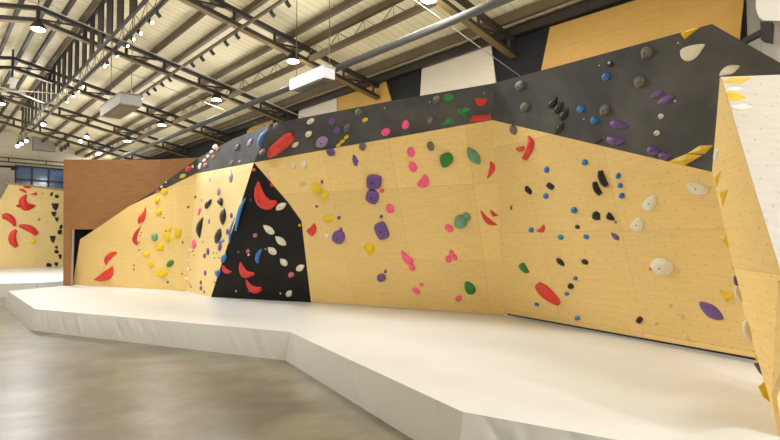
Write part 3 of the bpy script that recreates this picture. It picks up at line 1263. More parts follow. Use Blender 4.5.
def hold(z, kind, shape, col, label, name='climbing_hold', cat='climbing hold', hf=.42, bolt=None, prof=None):
    t = shape[0]
    if z == 'C':
        g = shape[1:3] if t in 'eqdl' else shape[1][len(shape[1]) // 2]
        z = 'C' if (g[1] - 297) > (g[0] - 211) * (221 - 297) / (301.5 - 211) else 'Cu'
    pl = PL[z]
    smooth = True
    if t in 'eqdl':
        _, x, y, w, h, ang = shape
        pts = rot(outline(t, w, h), x, y, ang)
        ms = min(w, h)
        c2 = (x, y)
    elif t == 'p':      # rounded outline
        pts = chaikin(shape[1], 2)
        c2 = (sum(p[0] for p in pts) / len(pts), sum(p[1] for p in pts) / len(pts))
        ms = shape[2]
    elif t == 'f':      # faceted outline with a ridge point
        pts = shape[1]
        c2 = shape[3]
        ms = shape[2]
        smooth = False
    elif t == 's':      # curved bar: spine of points and widths
        sp_, ws = shape[1], shape[2]
        n = 14
        # smooth the spine through its points
        def cr(P, u):
            m = len(P) - 1
            i = min(int(u * m), m - 1)
            f = u * m - i
            g = lambda j: P[max(0, min(m, j))]
            a, b, c, d = g(i - 1), g(i), g(i + 1), g(i + 2)
            f1 = lambda a, b, c, d: .5 * (2 * b + (c - a) * f + (2 * a - 5 * b + 4 * c - d) * f * f + (3 * b - a - 3 * c + d) * f ** 3)
            if isinstance(a, tuple):
                return tuple(f1(a[q], b[q], c[q], d[q]) for q in (0, 1))
            return f1(a, b, c, d)
        P2 = [cr(sp_, i / n) for i in range(n + 1)]
        W2 = [max(.15, cr(ws, i / n)) for i in range(n + 1)]
        mid = P2[n // 2]
        pc = pl.hit(*mid)
        sc = (pc - EYE).y / F
        wm = max(W2)
        rs = random.Random(int(mid[0] * 10))
        vs, fs = [], []
        m = 8
        for i, (p, w) in enumerate(zip(P2, W2)):
            a, b = P2[max(0, i - 1)], P2[min(n, i + 1)]
            dx, dy = b[0] - a[0], b[1] - a[1]
            L = math.hypot(dx, dy) or 1
            nx, ny = -dy / L, dx / L
            for k in range(m + 1):
                th = math.pi * k / m
                cs, sn = math.cos(th), math.sin(th)
                q = pl.hit(p[0] + nx * w / 2 * cs, p[1] + ny * w / 2 * cs)
                vs.append(q + pl.n * (w * sc * hf * 1.15 * sn - .004))
        for i in range(n):
            for k in range(m):
                a = i * (m + 1) + k
                fs.append((a, a + 1, a + m + 2, a + m + 1))
        fs.append(tuple(range(m + 1)))
        fs.append(tuple(n * (m + 1) + k for k in range(m + 1))[::-1])
        o = link(name, vs, fs, M['h_' + col], None, True, pc)
        tag(o, label, cat, '%s holds on the %s' % (col, ZONE[z]))
        o['_apex'] = 0
        del o['_apex']
        top = pc + pl.n * (wm * sc * hf * 1.15 - .004)
        if bolt:
            add_bolt(o, top, pl.n, sc * bolt)
        return o
    P3 = [pl.hit(*p) for p in pts]
    C3 = pl.hit(*c2)
    dep = (C3 - EYE).y
    H = ms * dep / F * hf
    n = len(P3)
    vs, fs = [], []
    rnd = random.Random(int(c2[0] * 7 + c2[1] * 13))
    if smooth:
        pr = prof or (PAD if t == 'q' else DOME)
        sk = [(rnd.uniform(-.12, .12), rnd.uniform(-.12, .12)) for _ in range(3)]
        for s_, h_ in pr:
            for i, p in enumerate(P3):
                a = 2 * math.pi * i / n
                lump = 1 + .06 * math.sin(3 * a + sk[0][0] * 30) * h_
                vs.append(C3 + (p - C3) * s_ * lump + pl.n * (H * h_ - .006) - pl.v * (H * h_ * .12))
        for r in range(len(pr) - 1):
            for i in range(n):
                j = (i + 1) % n
                fs.append((r * n + i, r * n + j, (r + 1) * n + j, (r + 1) * n + i))
        vs.append(C3 + pl.n * (H * 1.01 - .006) - pl.v * (H * .12))
        last = (len(pr) - 1) * n
        for i in range(n):
            fs.append((last + i, last + (i + 1) % n, len(vs) - 1))
        fs.append(tuple(range(n))[::-1])
    else:
        low = [p - pl.n * .006 for p in P3]
        vs = low + [p + pl.n * H * .12 for p in P3]
        for i in range(n):
            j = (i + 1) % n
            fs.append((i, j, n + j, n + i))
        vs.append(C3 + pl.n * H)
        for i in range(n):
            fs.append((n + i, n + (i + 1) % n, 2 * n))
        fs.append(tuple(range(n))[::-1])
    o = link(name, vs, fs, M['h_' + col], None, smooth, C3)
    tag(o, label, cat, '%s holds on the %s' % (col, ZONE[z]))
    if bolt:
        add_bolt(o, C3 + pl.n * (H - .006) - pl.v * (H * .12), pl.n, dep / F * bolt)
    return o


def add_bolt(o, p, n, r):
    mb = MB()
    mb.lathe(p - n * .01, [(r, 0), (r, .012), (r * .6, .016)], n, 10)
    mb.build('bolt', M['bolt'], o)


def fh(z, x, y, w, h, col, label, ang=0, k='e'):
    return hold(z, 'f', (k, x, y, w, h, ang), col, label, 'foothold', 'foothold', .5)


H_ = hold
# --- tapering yellow end (A)
H_('A', 0, ('s', [(145.6, 206), (144.6, 213), (141.5, 219), (138.6, 223.3)], [.4, 3.6, 6.8, 2.0]), 'red', 'red blade-shaped hold, upper of two under the sloping edge of the yellow wall', hf=.35)
H_('A', 0, ('s', [(141.3, 226), (136.6, 233), (134.8, 240), (137.6, 244.6)], [.4, 3.6, 4.6, 2.6]), 'cherry', 'dark red crescent hold just below the red blade, dotted with tiny footholds', hf=.35)
H_('A', 0, ('s', [(116.6, 252.6), (110.8, 255.4), (107, 260), (106.2, 265)], [2.6, 5.2, 5, 1.2]), 'red', 'red comma-shaped hold just above the big red smile near the mat', hf=.4)
H_('A', 0, ('s', [(94, 279.6), (101.5, 278), (109, 273.5), (112.8, 266)], [1, 7, 9, .8]), 'red', 'big red smile-shaped hold lowest on the tapering yellow end', hf=.35)
for (x, y, d) in ((141.4, 232.4, 'top'), (140.2, 236, 'middle'), (139, 242, 'bottom')):
    fh('A', x, y, 1.5, 1.7, 'cherry', 'tiny red foothold touching the dark red crescent, %s of three' % d)
fh('A', 139, 250, 1.7, 1.8, 'cherry', 'tiny red foothold alone below the dark red crescent')
fh('A', 134, 265.2, 1.8, 1.9, 'cherry', 'tiny red foothold, upper of a stacked pair beside the comma hold')
fh('A', 134, 269.4, 1.8, 1.9, 'cherry', 'tiny red foothold, lower of a stacked pair beside the comma hold')
fh('A', 163.7, 217.7, 1.6, 1.7, 'cherry', 'tiny red foothold high between the two yellow columns')
fh('A', 166, 231, 1.6, 1.9, 'brown', 'tiny dark foothold tucked beside the paired yellow holds')
fh('A', 182, 273.7, 1.8, 2, 'cherry', 'tiny red foothold low beside the fold, near the green bean')
for x, y, w, h, a, lb in ((164.8, 191.2, 5.6, 6, 0, 'topmost yellow hold, just under the grey band of the tapering end'),
                          (157.3, 199.8, 5.4, 7, 0, 'second yellow hold down the tapering end'),
                          (159, 211.8, 5.6, 6, 0, 'third yellow hold down, above the tiny red foothold'),
                          (169, 228.6, 4.2, 6, 0, 'small yellow hold sitting on top of a slanted yellow one'),
                          (167.6, 237.4, 5.6, 9.6, -25, 'slanted yellow hold below the small yellow one'),
                          (178, 233.2, 5.8, 10.4, 8, 'tall yellow hold nearest the black jugs'),
                          (160.4, 246.6, 6.6, 8, 0, 'broad yellow hold under the teal hold'),
                          (146.4, 254.4, 5, 7, -25, 'outermost yellow hold, beside the dark red crescent'),
                          (151.4, 263.6, 5.2, 8, -12, 'yellow egg hold above the lowest yellow pair'),
                          (156.6, 273.2, 4.6, 6, 0, 'smaller of the lowest pair of yellow holds'),
                          (163.4, 272.6, 8.2, 7.4, -25, 'larger of the lowest pair of yellow holds')):
    H_('A', 0, ('q' if w > 5.5 else 'e', x, y, w, h, a), 'yellow', lb + ', yellow wall', hf=.4)
H_('A', 0, ('e', 155, 237, 5.8, 8, 8), 'teal', 'pale teal egg hold among the yellow ones on the tapering end', hf=.5)
H_('A', 0, ('e', 170.3, 263.4, 5.2, 8.6, 42), 'green', 'green bean hold low on the tapering end near the fold', hf=.5)
fh('A', 167.7, 282, 2.4, 2.6, 'green', 'tiny green foothold just above the mat on the tapering end')
fh('A', 182.7, 242.3, 1.8, 3, 'green', 'tiny green foothold beside the fold under the tall yellow hold')
fh('A', 188.3, 207, 2, 2.6, 'green', 'tiny green foothold near the fold, lower of the two high ones')
fh('B', 195.4, 197, 2.2, 2.8, 'green', 'tiny green foothold high by the fold, upper of the two high ones')
# --- narrow pale panel (B)
fh('B', 210, 179.6, 1.4, 4.6, 'pink', 'slim faint pink foothold just under the grey band on the pale panel')
H_('B', 0, ('l', 231, 177.5, 4, 11, 4), 'lilac', 'purple spindle hold high on the pale panel under the grey band')
fh('B', 230.7, 170.6, 1.2, 4, 'lilac', 'thin purple foothold on the tip of the purple spindle')
H_('B', 0, ('l', 218.8, 191.5, 3.4, 8.6, 6), 'lilac', 'pale lilac leaf hold above the topmost black jugs')
H_('B', 0, ('p', [(211.5, 198), (212, 201.5), (209, 207), (206.5, 209.5), (205, 206), (206.5, 202)], 5), 'black', 'glossy black curved jug, outer one of the top pair', hf=.5)
H_('B', 0, ('p', [(217.2, 200.2), (221.5, 196.6), (223.4, 200), (222.4, 207), (219.6, 204.6)], 5), 'black', 'glossy black jug, inner one of the top pair beneath the lilac leaf', hf=.5)
H_('B', 0, ('l', 223.4, 216.2, 5.6, 17.6, 3), 'black', 'tall black spindle hold in the middle of the pale panel', hf=.5)
H_('B', 0, ('s', [(203, 217.4), (200.4, 224), (199.2, 231), (199.8, 238)], [1, 4.4, 4.6, 1]), 'black', 'shiny black crescent hold closest to the fold', hf=.5)
H_('B', 0, ('l', 218.4, 236, 6, 16, 14), 'black', 'leaning black leaf hold, lowest black hold on the pale panel', hf=.4)
fh('B', 231.5, 215.4, 2.8, 5.8, 'purple', 'small purple foothold between the tall black spindle and blue rail')
fh('B', 227.7, 231.6, 2.6, 7, 'purple', 'purple foothold tucked beside the shorter blue rail', 6)
fh('B', 209.2, 221.2, 2.2, 5, 'lilac', 'faint lilac foothold between black crescent and tall black spindle')
fh('B', 201.6, 200.2, 1.4, 4.4, 'pink', 'slim pink foothold high by the fold')
fh('B', 199.6, 211.2, 2.4, 9, 'pink', 'long pink foothold above the black crescent', 14)
H_('B', 0, ('s', [(245.4, 197.8), (240.6, 207), (237.6, 218), (235.4, 230.5)], [1.2, 3.2, 3.4, 1.4]), 'blue', 'long blue curved rail hugging the black prism, upper of two', hf=.3)
H_('B', 0, ('s', [(235, 217.6), (231.6, 226), (229.8, 234), (228.8, 243.5)], [.8, 2.2, 2.4, 1]), 'blue', 'thinner blue curved rail below the long one by the prism', hf=.3)
H_('B', 0, ('l', 220, 247, 3.6, 9.4, 12), 'purple', 'purple leaf hold below the black leaf')
fh('B', 220.4, 241.8, 3.6, 2.8, 'blue', 'small blue foothold on top of the purple leaf under the black leaf', -20)
fh('B', 223.2, 240.4, 2.6, 4, 'lilac', 'small lilac foothold pressed against the small blue one')
fh('B', 208, 251.4, 2.8, 7.6, 'purple', 'purple foothold, taller of a touching pair in the lower pale panel')
fh('B', 204.7, 255.6, 2.6, 5.6, 'purple', 'purple foothold, shorter of a touching pair in the lower pale panel')
fh('B', 205.2, 272.8, 2.4, 6, 'purple', 'lone purple foothold above the lowest purple pair')
fh('B', 201, 282.4, 2.2, 5, 'purple', 'purple foothold, upper of the pair near the mat')
fh('B', 201.2, 288, 2.6, 5, 'purple', 'purple foothold, lower of the pair near the mat')
H_('B', 0, ('l', 194.2, 244, 4.6, 10.4, 0), 'pink', 'pink leaf hold beside the fold, low on the pale panel')
for x, y, lb in ((202.8, 241.8, 'tiny pink foothold beside the foot of the black crescent'), (193, 251, 'tiny pink foothold right beneath the pink leaf'), (193.8, 255.2, 'tiny pink foothold second beneath the pink leaf')):
    fh('B', x, y, 1.5, 2, 'rose', lb)
fh('B', 189.7, 246.2, 1.5, 2.8, 'olive', 'tiny olive foothold beside the pink leaf')
for x, y, w, h, lb in ((190.2, 250.4, 3, 4, 'small white foothold, top of the white line along the fold'), (188.5, 260.2, 2.6, 3.2, 'small white foothold, second down the fold'),
                       (188, 269.6, 3, 3.8, 'small white foothold, third down the fold'), (186.6, 279, 3.4, 4.4, 'small white foothold, lowest on the fold above the mat')):
    fh('B' if x > 187.5 else 'A', x, y, w, h, 'white', lb)
fh('B', 190.4, 269.4, 1.5, 2, 'cherry', 'tiny red foothold touching the third white one on the fold')
fh('B', 189.6, 284, 1.5, 2, 'cherry', 'tiny red foothold, upper of two beside the lowest white one')
fh('B', 191, 286.6, 1.7, 2.2, 'cherry', 'tiny red foothold, lower of two beside the lowest white one')
for x, y, lb in ((213.6, 252.8, 'upper outer'), (216.4, 253.2, 'upper inner'), (214.4, 257.7, 'lower outer'), (219, 257.7, 'lower inner')):
    fh('B', x, y, 1.3, 1.9, 'olive', 'tiny dark foothold, %s one of a cluster of four' % lb)
H_('B', 0, ('l', 223.8, 258.2, 4.4, 10, 22), 'blue', 'blue pointed hold at the prism edge, above the round blue one', hf=.5)
H_('B', 0, ('p', [(219.6, 269), (221, 271), (218.4, 277), (215.6, 275), (215.4, 271)], 5), 'blue', 'rounded blue hold at the prism edge, lowest blue hold', hf=.5)
fh('B', 214.8, 282, 1.6, 2, 'olive', 'tiny dark foothold at the prism edge below the round blue hold')
fh('B', 204.2, 291.8, 1.6, 3.8, 'brown', 'tiny dark sliver foothold just above the mat by the prism', -20)
# --- grey band at the far end
H_('A2', 0, ('e', 188.6, 168.6, 6.6, 4.6, -25), 'red', 'red round hold on the upper edge of the thin grey band', hf=.5)
fh('A2', 192.6, 166.4, 2.2, 3, 'white', 'small white foothold stuck to the red round hold')
H_('A2', 0, ('e', 182.8, 175.8, 6.8, 3.8, -25), 'yellow', 'yellow hold lying on the thin grey band', hf=.4)
fh('A2', 157.5, 191, 4.4, 2.6, 'rose', 'pinkish foothold lowest on the thin grey band', -40)
fh('A2', 161.6, 186.6, 2.6, 2, 'white', 'small white foothold, nearer one to the pinkish foothold', -35)
fh('A2', 166, 182.2, 2, 1.6, 'white', 'small white foothold, higher one along the thin grey band', -35)
for x, y, w, h, a, lb in ((200, 166.2, 3, 7, 14, 'white hold, lowest and longest of the white line up the grey corner'), (204.4, 160.2, 2.8, 4, 30, 'white hold, second of the white line up the grey corner'),
                          (208, 156.2, 2.8, 3.8, 30, 'white hold, third of the white line up the grey corner'), (211.6, 151.8, 3, 4, 30, 'white hold, fourth of the white line up the grey corner'),
                          (215.3, 146.8, 4.2, 5, 25, 'cream hold, topmost of the white line up the grey corner')):
    H_('B2', 0, ('e', x, y, w, h, a), 'white', lb, hf=.5)
for x, y, w, h, lb in ((205.8, 165, 3.6, 5, 'pink hold beside the longest white one, grey corner'), (213.4, 157, 2.8, 4.8, 'pink hold in the middle of the grey corner'), (217.8, 149, 3.2, 5, 'pink hold topmost in the grey corner')):
    H_('B2', 0, ('e', x, y, w, h, 14), 'rose', lb, hf=.5)
H_('B2', 0, ('d', 231.6, 163, 3, 6.4, 200), 'grey', 'grey hold at the foot of the grey band over the purple spindle')
fh('B2', 239.7, 161.4, 3.4, 2.2, 'lilac', 'bluish smear-like foothold at the foot of the grey band', -20)
H_('B2', 0, ('d', 237.6, 147.2, 4, 7, 205), 'grey', 'grey teardrop hold high in the far grey band', hf=.6)
H_('B2', 0, ('l', 250, 142.2, 3.6, 10, 28), 'lilac', 'pale purple leaf hold beside the thin blue crescent')
H_('B2', 0, ('s', [(267.6, 129.6), (263.4, 134.4), (260.4, 140), (258.4, 146.6)], [1, 3, 3.4, 1.2]), 'blue', 'thin blue crescent hold in the grey band above the prism tip', hf=.6)
H_('D2', 0, ('d', 276, 126, 5, 7.4, 205), 'grey', 'grey teardrop hold at the top edge beside the blue crescent', hf=.6)
H_('B2', 0, ('d', 262.8, 152.2, 5, 7.4, 205), 'grey', 'grey teardrop hold below the blue crescent, over the prism tip', hf=.6)
# --- grey band, near part (D2)
H_('D2', 0, ('s', [(268.4, 156.4), (273, 151.5), (281, 145), (288.6, 138.2), (293.4, 134.6)], [5, 10.6, 12, 11.6, 5]), 'red', 'huge red pill-shaped hold lying aslant in the grey band', hf=.3, bolt=.8)
H_('D2', 0, ('l', 295.2, 144.6, 4.6, 8.6, 52), 'white', 'white seed-shaped hold touching the huge red pill')
H_('D2', 0, ('e', 310.5, 121.2, 8.4, 4.8, -35), 'white', 'white oval hold, upper of two in the grey band', bolt=.5)
H_('D2', 0, ('e', 308.6, 133.8, 7.4, 5.4, -35), 'white', 'white oval hold, lower of two in the grey band', bolt=.5)
H_('D2', 0, ('e', 322, 141.8, 13, 10.4, -35), 'lilac', 'large pale purple round hold low in the grey band', hf=.35, bolt=.9)
H_('D2', 0, ('e', 332.4, 120.6, 7.6, 6.2, -35), 'purple', 'purple oval hold, upper of two beside the white ovals')
H_('D2', 0, ('e', 337, 130, 8, 6.4, -30), 'purple', 'purple oval hold, lower of two beside the white ovals')
H_('D2', 0, ('d', 347, 127.4, 6, 8, 205), 'grey', 'grey teardrop hold beside the lower purple oval', hf=.6, bolt=.6)
H_('D2', 0, ('d', 358, 112.2, 6, 8, 205), 'grey', 'grey teardrop hold beside the single yellow oval', hf=.6, bolt=.6)
H_('D2', 0, ('e', 365, 119.8, 6, 4.4, -25), 'yellow', 'single yellow oval hold in the grey band')
for x, y, lb in ((346.4, 136.9, 'top'), (342.3, 141.4, 'middle'), (338.4, 145, 'bottom')):
    H_('D2', 0, ('e', x, y, 5.4, 3.2, -30), 'yellow', '%s link of the chain of three yellow chips in the grey band' % lb, hf=.6)
H_('D2', 0, ('e', 385.8, 131.6, 9.2, 7.4, -25), 'pink', 'pink oval hold in the grey band, farther of two', hf=.5, bolt=.5)
H_('D2', 0, ('d', 405.6, 124, 8, 9.4, 10), 'pink', 'pink egg hold in the grey band, nearer of two', hf=.5)
H_('D2', 0, ('d', 430, 119.6, 7.4, 8.4, 200), 'grey', 'grey teardrop hold beside the lowest green gem', hf=.6)
H_('D2', 0, ('d', 436.4, 99.2, 6.8, 8, 200), 'grey', 'grey teardrop hold touching the topmost green gem', hf=.6, bolt=.6)
H_('D2', 0, ('f', [(442.4, 98.6), (445.5, 94.2), (451.5, 93.6), (454.6, 97.6), (450.5, 101.8), (445.5, 103)], 9, (448.6, 98.6)), 'green', 'topmost green gem hold in the grey band', hf=.5)
H_('D2', 0, ('f', [(456.8, 110.6), (459.5, 107.4), (466, 107.2), (470.4, 110), (464.6, 117), (459.5, 115)], 9, (463.6, 110.8)), 'green', 'middle green gem hold in the grey band, beside the red wedge', hf=.5)
H_('D2', 0, ('f', [(441.6, 126.4), (444, 121.4), (449.5, 117.6), (454.2, 117.4), (453.4, 123.4)], 8, (449.4, 121.4)), 'green', 'lowest green gem hold, resting on the yellow panel\'s edge', hf=.5)
H_('D2', 0, ('f', [(474.6, 98.2), (487.4, 98.8), (486.6, 101.4), (483.6, 105.4), (478.6, 106), (475.8, 102.4)], 8, (481, 101.4)), 'red', 'red wedge hold pointing down in the grey band', hf=.4)
H_('D2', 0, ('f', [(469.6, 121.6), (474, 115.4), (490.8, 114.6), (491.4, 119.2), (481, 121)], 7, (480, 117.8)), 'red', 'long red slab hold along the grey band\'s foot by the corner', hf=.4)
for x, y, lb in ((483.6, 93.4, 'above the red wedge'), (429.6, 102, 'beside the topmost grey teardrop'), (384.6, 107.8, 'alone over the far pink oval')):
    fh('D2', x, y, 1.6, 1.6, 'palegrey', 'tiny pale screw-on foothold %s' % lb)
# --- dark upper band (E2)
H_('E2', 0, ('d', 520, 85.6, 8.4, 10.4, 200), 'grey', 'grey teardrop hold by the corner, upper one in the dark band', hf=.5, bolt=.6)
H_('E2', 0, ('d', 525, 107, 8.4, 10.4, 200), 'grey', 'grey teardrop hold by the corner, lower one in the dark band', hf=.5, bolt=.6)
for x, y, lb in ((553.6, 102.2, 'first of the row of three black jugs in the dark band'), (559.6, 107.2, 'second of the row of three black jugs in the dark band'),
                 (564.6, 114, 'third of the row of three black jugs in the dark band'), (560.3, 127.4, 'single black jug below the row of three')):
    H_('E2', 0, ('s', [(x + 3.6, y - 5.6), (x + 1, y - 1.5), (x - 1.4, y + 2), (x - 3.2, y + 5.6)], [1.6, 6, 7, 4.4]), 'black', lb, hf=.5)
H_('E2', 0, ('e', 581, 108.8, 7.8, 7.8, 0), 'blue', 'round blue hold, middle of three in the dark band', hf=.5, bolt=.6)
H_('E2', 0, ('e', 594.4, 120, 8.4, 7.6, -25), 'blue', 'round blue hold, lowest of three in the dark band', hf=.5)
H_('E2', 0, ('e', 606, 76.4, 7.8, 7.4, -20), 'blue', 'round blue hold, highest of three in the dark band', hf=.5, bolt=.6)
H_('E2', 0, ('e', 598.4, 140.6, 9.4, 3.8, -16), 'black', 'flat black hold at the foot of the dark band', hf=.6)
fh('E2', 583.8, 118.8, 2.2, 1.8, 'palegrey', 'tiny pale foothold between the two lower blue holds')
H_('E2', 0, ('f', [(607.4, 63), (611, 60), (614.6, 63.6), (613, 67), (608.6, 67)], 6, (611, 63.6)), 'black', 'black rock-like hold just above the highest blue one', hf=.5)
H_('E2', 0, ('d', 646.6, 52.6, 11, 13, 205), 'grey', 'grey teardrop hold near the top edge of the dark band', hf=.45, bolt=.8)
H_('E2', 0, ('d', 639.6, 81.6, 10.6, 13, 205), 'grey', 'grey teardrop hold in the middle of the dark band', hf=.45, bolt=.8)
H_('E2', 0, ('d', 604.6, 110, 9.4, 12, 205), 'grey', 'grey teardrop hold beside the lowest round blue hold', hf=.45, bolt=.8)
H_('E2', 0, ('e', 657, 93.8, 14.6, 6.6, -30), 'purple', 'purple sausage hold, shorter of a slanting pair', hf=.4)
H_('E2', 0, ('e', 666.2, 99.4, 20, 7.4, -28), 'purple', 'purple sausage hold, longer of a slanting pair', hf=.4)
fh('E2', 675, 101, 2.4, 2.6, 'white', 'tiny white foothold at the end of the longer purple sausage')
fh('E2', 599, 65.4, 1.8, 1.8, 'palegrey', 'tiny pale foothold beside the black rock-like hold')
fh('E2', 678, 42.8, 2.2, 2.2, 'palegrey', 'tiny pale foothold below the yellow tetrahedron at the top')
H_('E2', 0, ('e', 661, 116, 5.6, 5.4, 0), 'white', 'small cream round hold, upper of two in the dark band', hf=.5, bolt=.8)
H_('E2', 0, ('e', 657, 132.8, 6.2, 5.4, -15), 'white', 'small cream round hold, lower of two in the dark band', hf=.5, bolt=.8)
H_('E2', 0, ('s', [(610.4, 122.6), (615, 124), (622, 125.4), (630.6, 125.4)], [5, 9.6, 7.4, .5]), 'purple', 'purple tapering hold, upper of two pointing to the prow', hf=.35, bolt=.7)
H_('E2', 0, ('s', [(606.8, 138.8), (613, 140.2), (620, 141), (628, 140.6)], [5, 10, 7.4, .5]), 'purple', 'purple tapering hold, lower of two pointing to the prow', hf=.35, bolt=.7)
H_('E2', 0, ('s', [(648, 149), (653, 150.3), (660, 153.4)], [6, 9.4, 1]), 'purple', 'purple egg hold, farther of two at the dark band\'s foot', hf=.4, bolt=.6)
H_('E2', 0, ('s', [(659.4, 154.4), (664.6, 156.2), (672.4, 154)], [5, 8.4, .8]), 'purple', 'purple egg hold beside the yellow slab volumes', hf=.4, bolt=.6)
H_('E2', 0, ('f', [(667.6, 161.6), (686.8, 153.6), (702.6, 155.2), (684, 165.8)], 9, (685, 159)), 'gold', 'yellow slab volume, larger one crossing the dark band\'s foot', 'climbing_volume', 'climbing volume', hf=.4)
H_('E2', 0, ('f', [(687.8, 153.2), (700, 145.4), (713.4, 145.2), (705, 153.8)], 7, (701, 149.6)), 'gold', 'yellow slab volume, smaller one next to the prow', 'climbing_volume', 'climbing volume', hf=.4)
H_('E2', 0, ('f', [(680.4, 33.2), (690, 29.8), (699.6, 27.6), (684.8, 39)], 8, (686.5, 31.5)), 'gold', 'yellow tetrahedron volume at the top edge of the dark band', 'climbing_volume', 'climbing volume', hf=.6)
H_('E2', 0, ('p', [(679.6, 51), (683, 47.4), (693, 44.6), (705.6, 43.6), (704.6, 46), (699, 54.6), (693, 60), (686, 62), (681, 58)], 15), 'white', 'big white half-leaf hold high on the dark band', hf=.2)
H_('E2', 0, ('s', [(719.4, 75.6), (725, 71.6), (732, 69), (739.6, 66)], [1.5, 7.6, 8.6, 1.6]), 'white', 'white leaf hold on the dark band peeking over the prow\'s corner', hf=.35)
# --- middle yellow panel (D)
H_('D', 0, ('e', 293.4, 165.4, 4, 7, -15), 'white', 'small white hold high beside the prism tip, slimmer of two')
H_('D', 0, ('e', 303.6, 164.4, 5.6, 8, 0), 'white', 'small white hold high beside the prism tip, rounder of two')
H_('D', 0, ('e', 302.3, 183.4, 5.6, 5, 0), 'clear', 'faint cream hold below the two small white ones')
H_('D', 0, ('d', 331.2, 152, 8, 9.6, 125), 'purple', 'purple drop hold touching the grey band, yellow panel', hf=.4, bolt=.6)
H_('D', 0, ('f', [(353, 154.4), (355.4, 155.4), (358.6, 160.6), (357.2, 166.6), (354.4, 165.4), (352.4, 160)], 7, (355.2, 160)), 'purple', 'purple diamond-shaped hold with pointed ends', hf=.35)
H_('D', 0, ('d', 362.8, 146.4, 6.8, 8.6, 170), 'grey', 'grey egg hold beneath the grey band by the purple diamond', hf=.5)
fh('D', 322, 181.8, 2.8, 4, 'purple', 'tiny purple foothold just above the upper yellow knobs')
H_('D', 0, ('q', 317.4, 188.2, 8.6, 8.4, 20), 'yellow', 'yellow knob, bigger of a touching pair', hf=.5)
H_('D', 0, ('q', 324.4, 194.8, 6.6, 6.4, 30), 'yellow', 'yellow knob, smaller of a touching pair', hf=.5)
fh('D', 316.7, 206.3, 3, 2.8, 'purple', 'tiny purple foothold below the touching yellow knobs', 30)
H_('D', 0, ('f', [(323, 219), (325.5, 215), (329, 216), (331.6, 213.4), (333.4, 218), (332, 222), (328.4, 223.6), (325, 222)], 10, (328.8, 218.4)), 'yellow', 'star-like yellow hold above the round purple one', hf=.45)
fh('D', 339, 217.6, 3.6, 4, 'purple', 'tiny purple foothold beside the star-like yellow hold', -20)
H_('D', 0, ('p', [(305.8, 230.6), (311, 227), (314.6, 221.8), (316.6, 227), (315.8, 233), (312.6, 236.2), (309, 233.6)], 8), 'red', 'red shell-shaped hold right beside the black prism', hf=.35)
H_('D', 0, ('e', 327, 236, 5, 6, 0), 'white', 'small white hold touching the round purple one')
H_('D', 0, ('p', [(332, 238), (333.4, 232), (338, 229.8), (344, 231.6), (345.6, 237), (343, 243), (339.6, 244.4), (334.6, 241.6)], 13), 'purple', 'large round purple hold with a tiny cap foothold', hf=.35, bolt=.8)
fh('D', 341, 229.2, 3, 3.6, 'purple', 'tiny purple foothold perched on the large round purple hold')
H_('D', 0, ('q', 374.4, 181.4, 14.6, 14, 4), 'purple', 'large square purple hold, upper of a stacked pair', hf=.35, bolt=1.1)
H_('D', 0, ('p', [(367, 191.4), (369.6, 189), (376, 190), (379.8, 195), (378, 202.4), (374, 204.6), (368, 202), (365.6, 198.4)], 13), 'purple', 'large purple hold, lower of a stacked pair', hf=.35, bolt=1.0)
fh('D', 382.2, 190.6, 4.4, 4.6, 'coral', 'small coral foothold beside the stacked purple holds')
H_('D', 0, ('e', 411.2, 152, 7.6, 10.4, -14), 'pink', 'pink oval split by a groove, uppermost on the yellow panel', hf=.4)
H_('D', 0, ('e', 413, 166.6, 8, 10.4, -24), 'pink', 'pink oval split by a groove, above the pink fan', hf=.4)
H_('D', 0, ('p', [(415.8, 183.8), (420, 180), (424.6, 172.8), (428.6, 178), (429.4, 183), (426.6, 187), (421, 188)], 11), 'pink', 'pink fan-shaped hold with a point on top', hf=.3)
H_('D', 0, ('e', 430.8, 146, 7, 9.6, -18), 'grey', 'grey egg hold above the green cube', hf=.5)
H_('D', 0, ('p', [(440.4, 155.5), (444.4, 152.8), (450, 152), (453.4, 157), (453, 162.6), (446, 167.6), (442, 166), (440.2, 160)], 13), 'green', 'dark green cube-like hold, faceted', hf=.45)
H_('D', 0, ('p', [(467, 146.6), (470, 147.6), (476.6, 151), (480.4, 157), (481, 162.6), (479.6, 164.8), (472.6, 161.6), (467.4, 155.6)], 12), 'teal', 'pale green drop-shaped hold beside the green cube', hf=.45)
H_('D', 0, ('s', [(490.2, 161.2), (492.4, 166.4), (490.8, 172.4), (486.6, 179.6)], [1, 5.6, 4.8, .5]), 'red', 'red shard hold beside the inside corner, below the pale green drop', hf=.3)
H_('D', 0, ('e', 390, 208.2, 8, 9.4, -20), 'pink', 'pink oval split by a groove, above the tall purple hold', hf=.4)
fh('D', 381.3, 216.4, 3.4, 3.8, 'purple', 'tiny purple foothold above the tall purple hold')
H_('D', 0, ('q', 382, 230.3, 11.8, 17.4, -22), 'purple', 'tall rounded-rectangle purple hold', hf=.35, bolt=1.1)
H_('D', 0, ('f', [(363.8, 246.4), (367.4, 242.6), (373.8, 244), (375.4, 249), (372.6, 255), (370, 256.2), (366.4, 250.6)], 11, (370, 249)), 'yellow', 'yellow faceted hold below the tall purple hold', hf=.45)
H_('D', 0, ('e', 381.5, 277.4, 8.8, 8.2, 0), 'purple', 'round purple hold low on the middle yellow panel', hf=.45)
fh('D', 385.4, 271.4, 3.2, 3.8, 'purple', 'tiny purple foothold just above the low round purple hold')
H_('D', 0, ('p', [(401.2, 249.6), (404, 251.6), (409.6, 256.4), (414.4, 259.8), (412.8, 263.6), (407, 264.8), (403, 260), (401, 254)], 8), 'pink', 'pink sail-shaped hold above a round pink knob', hf=.35)
H_('D', 0, ('e', 412.2, 267, 5.8, 7.8, -15), 'pink', 'round pink knob under the pink sail', hf=.5)
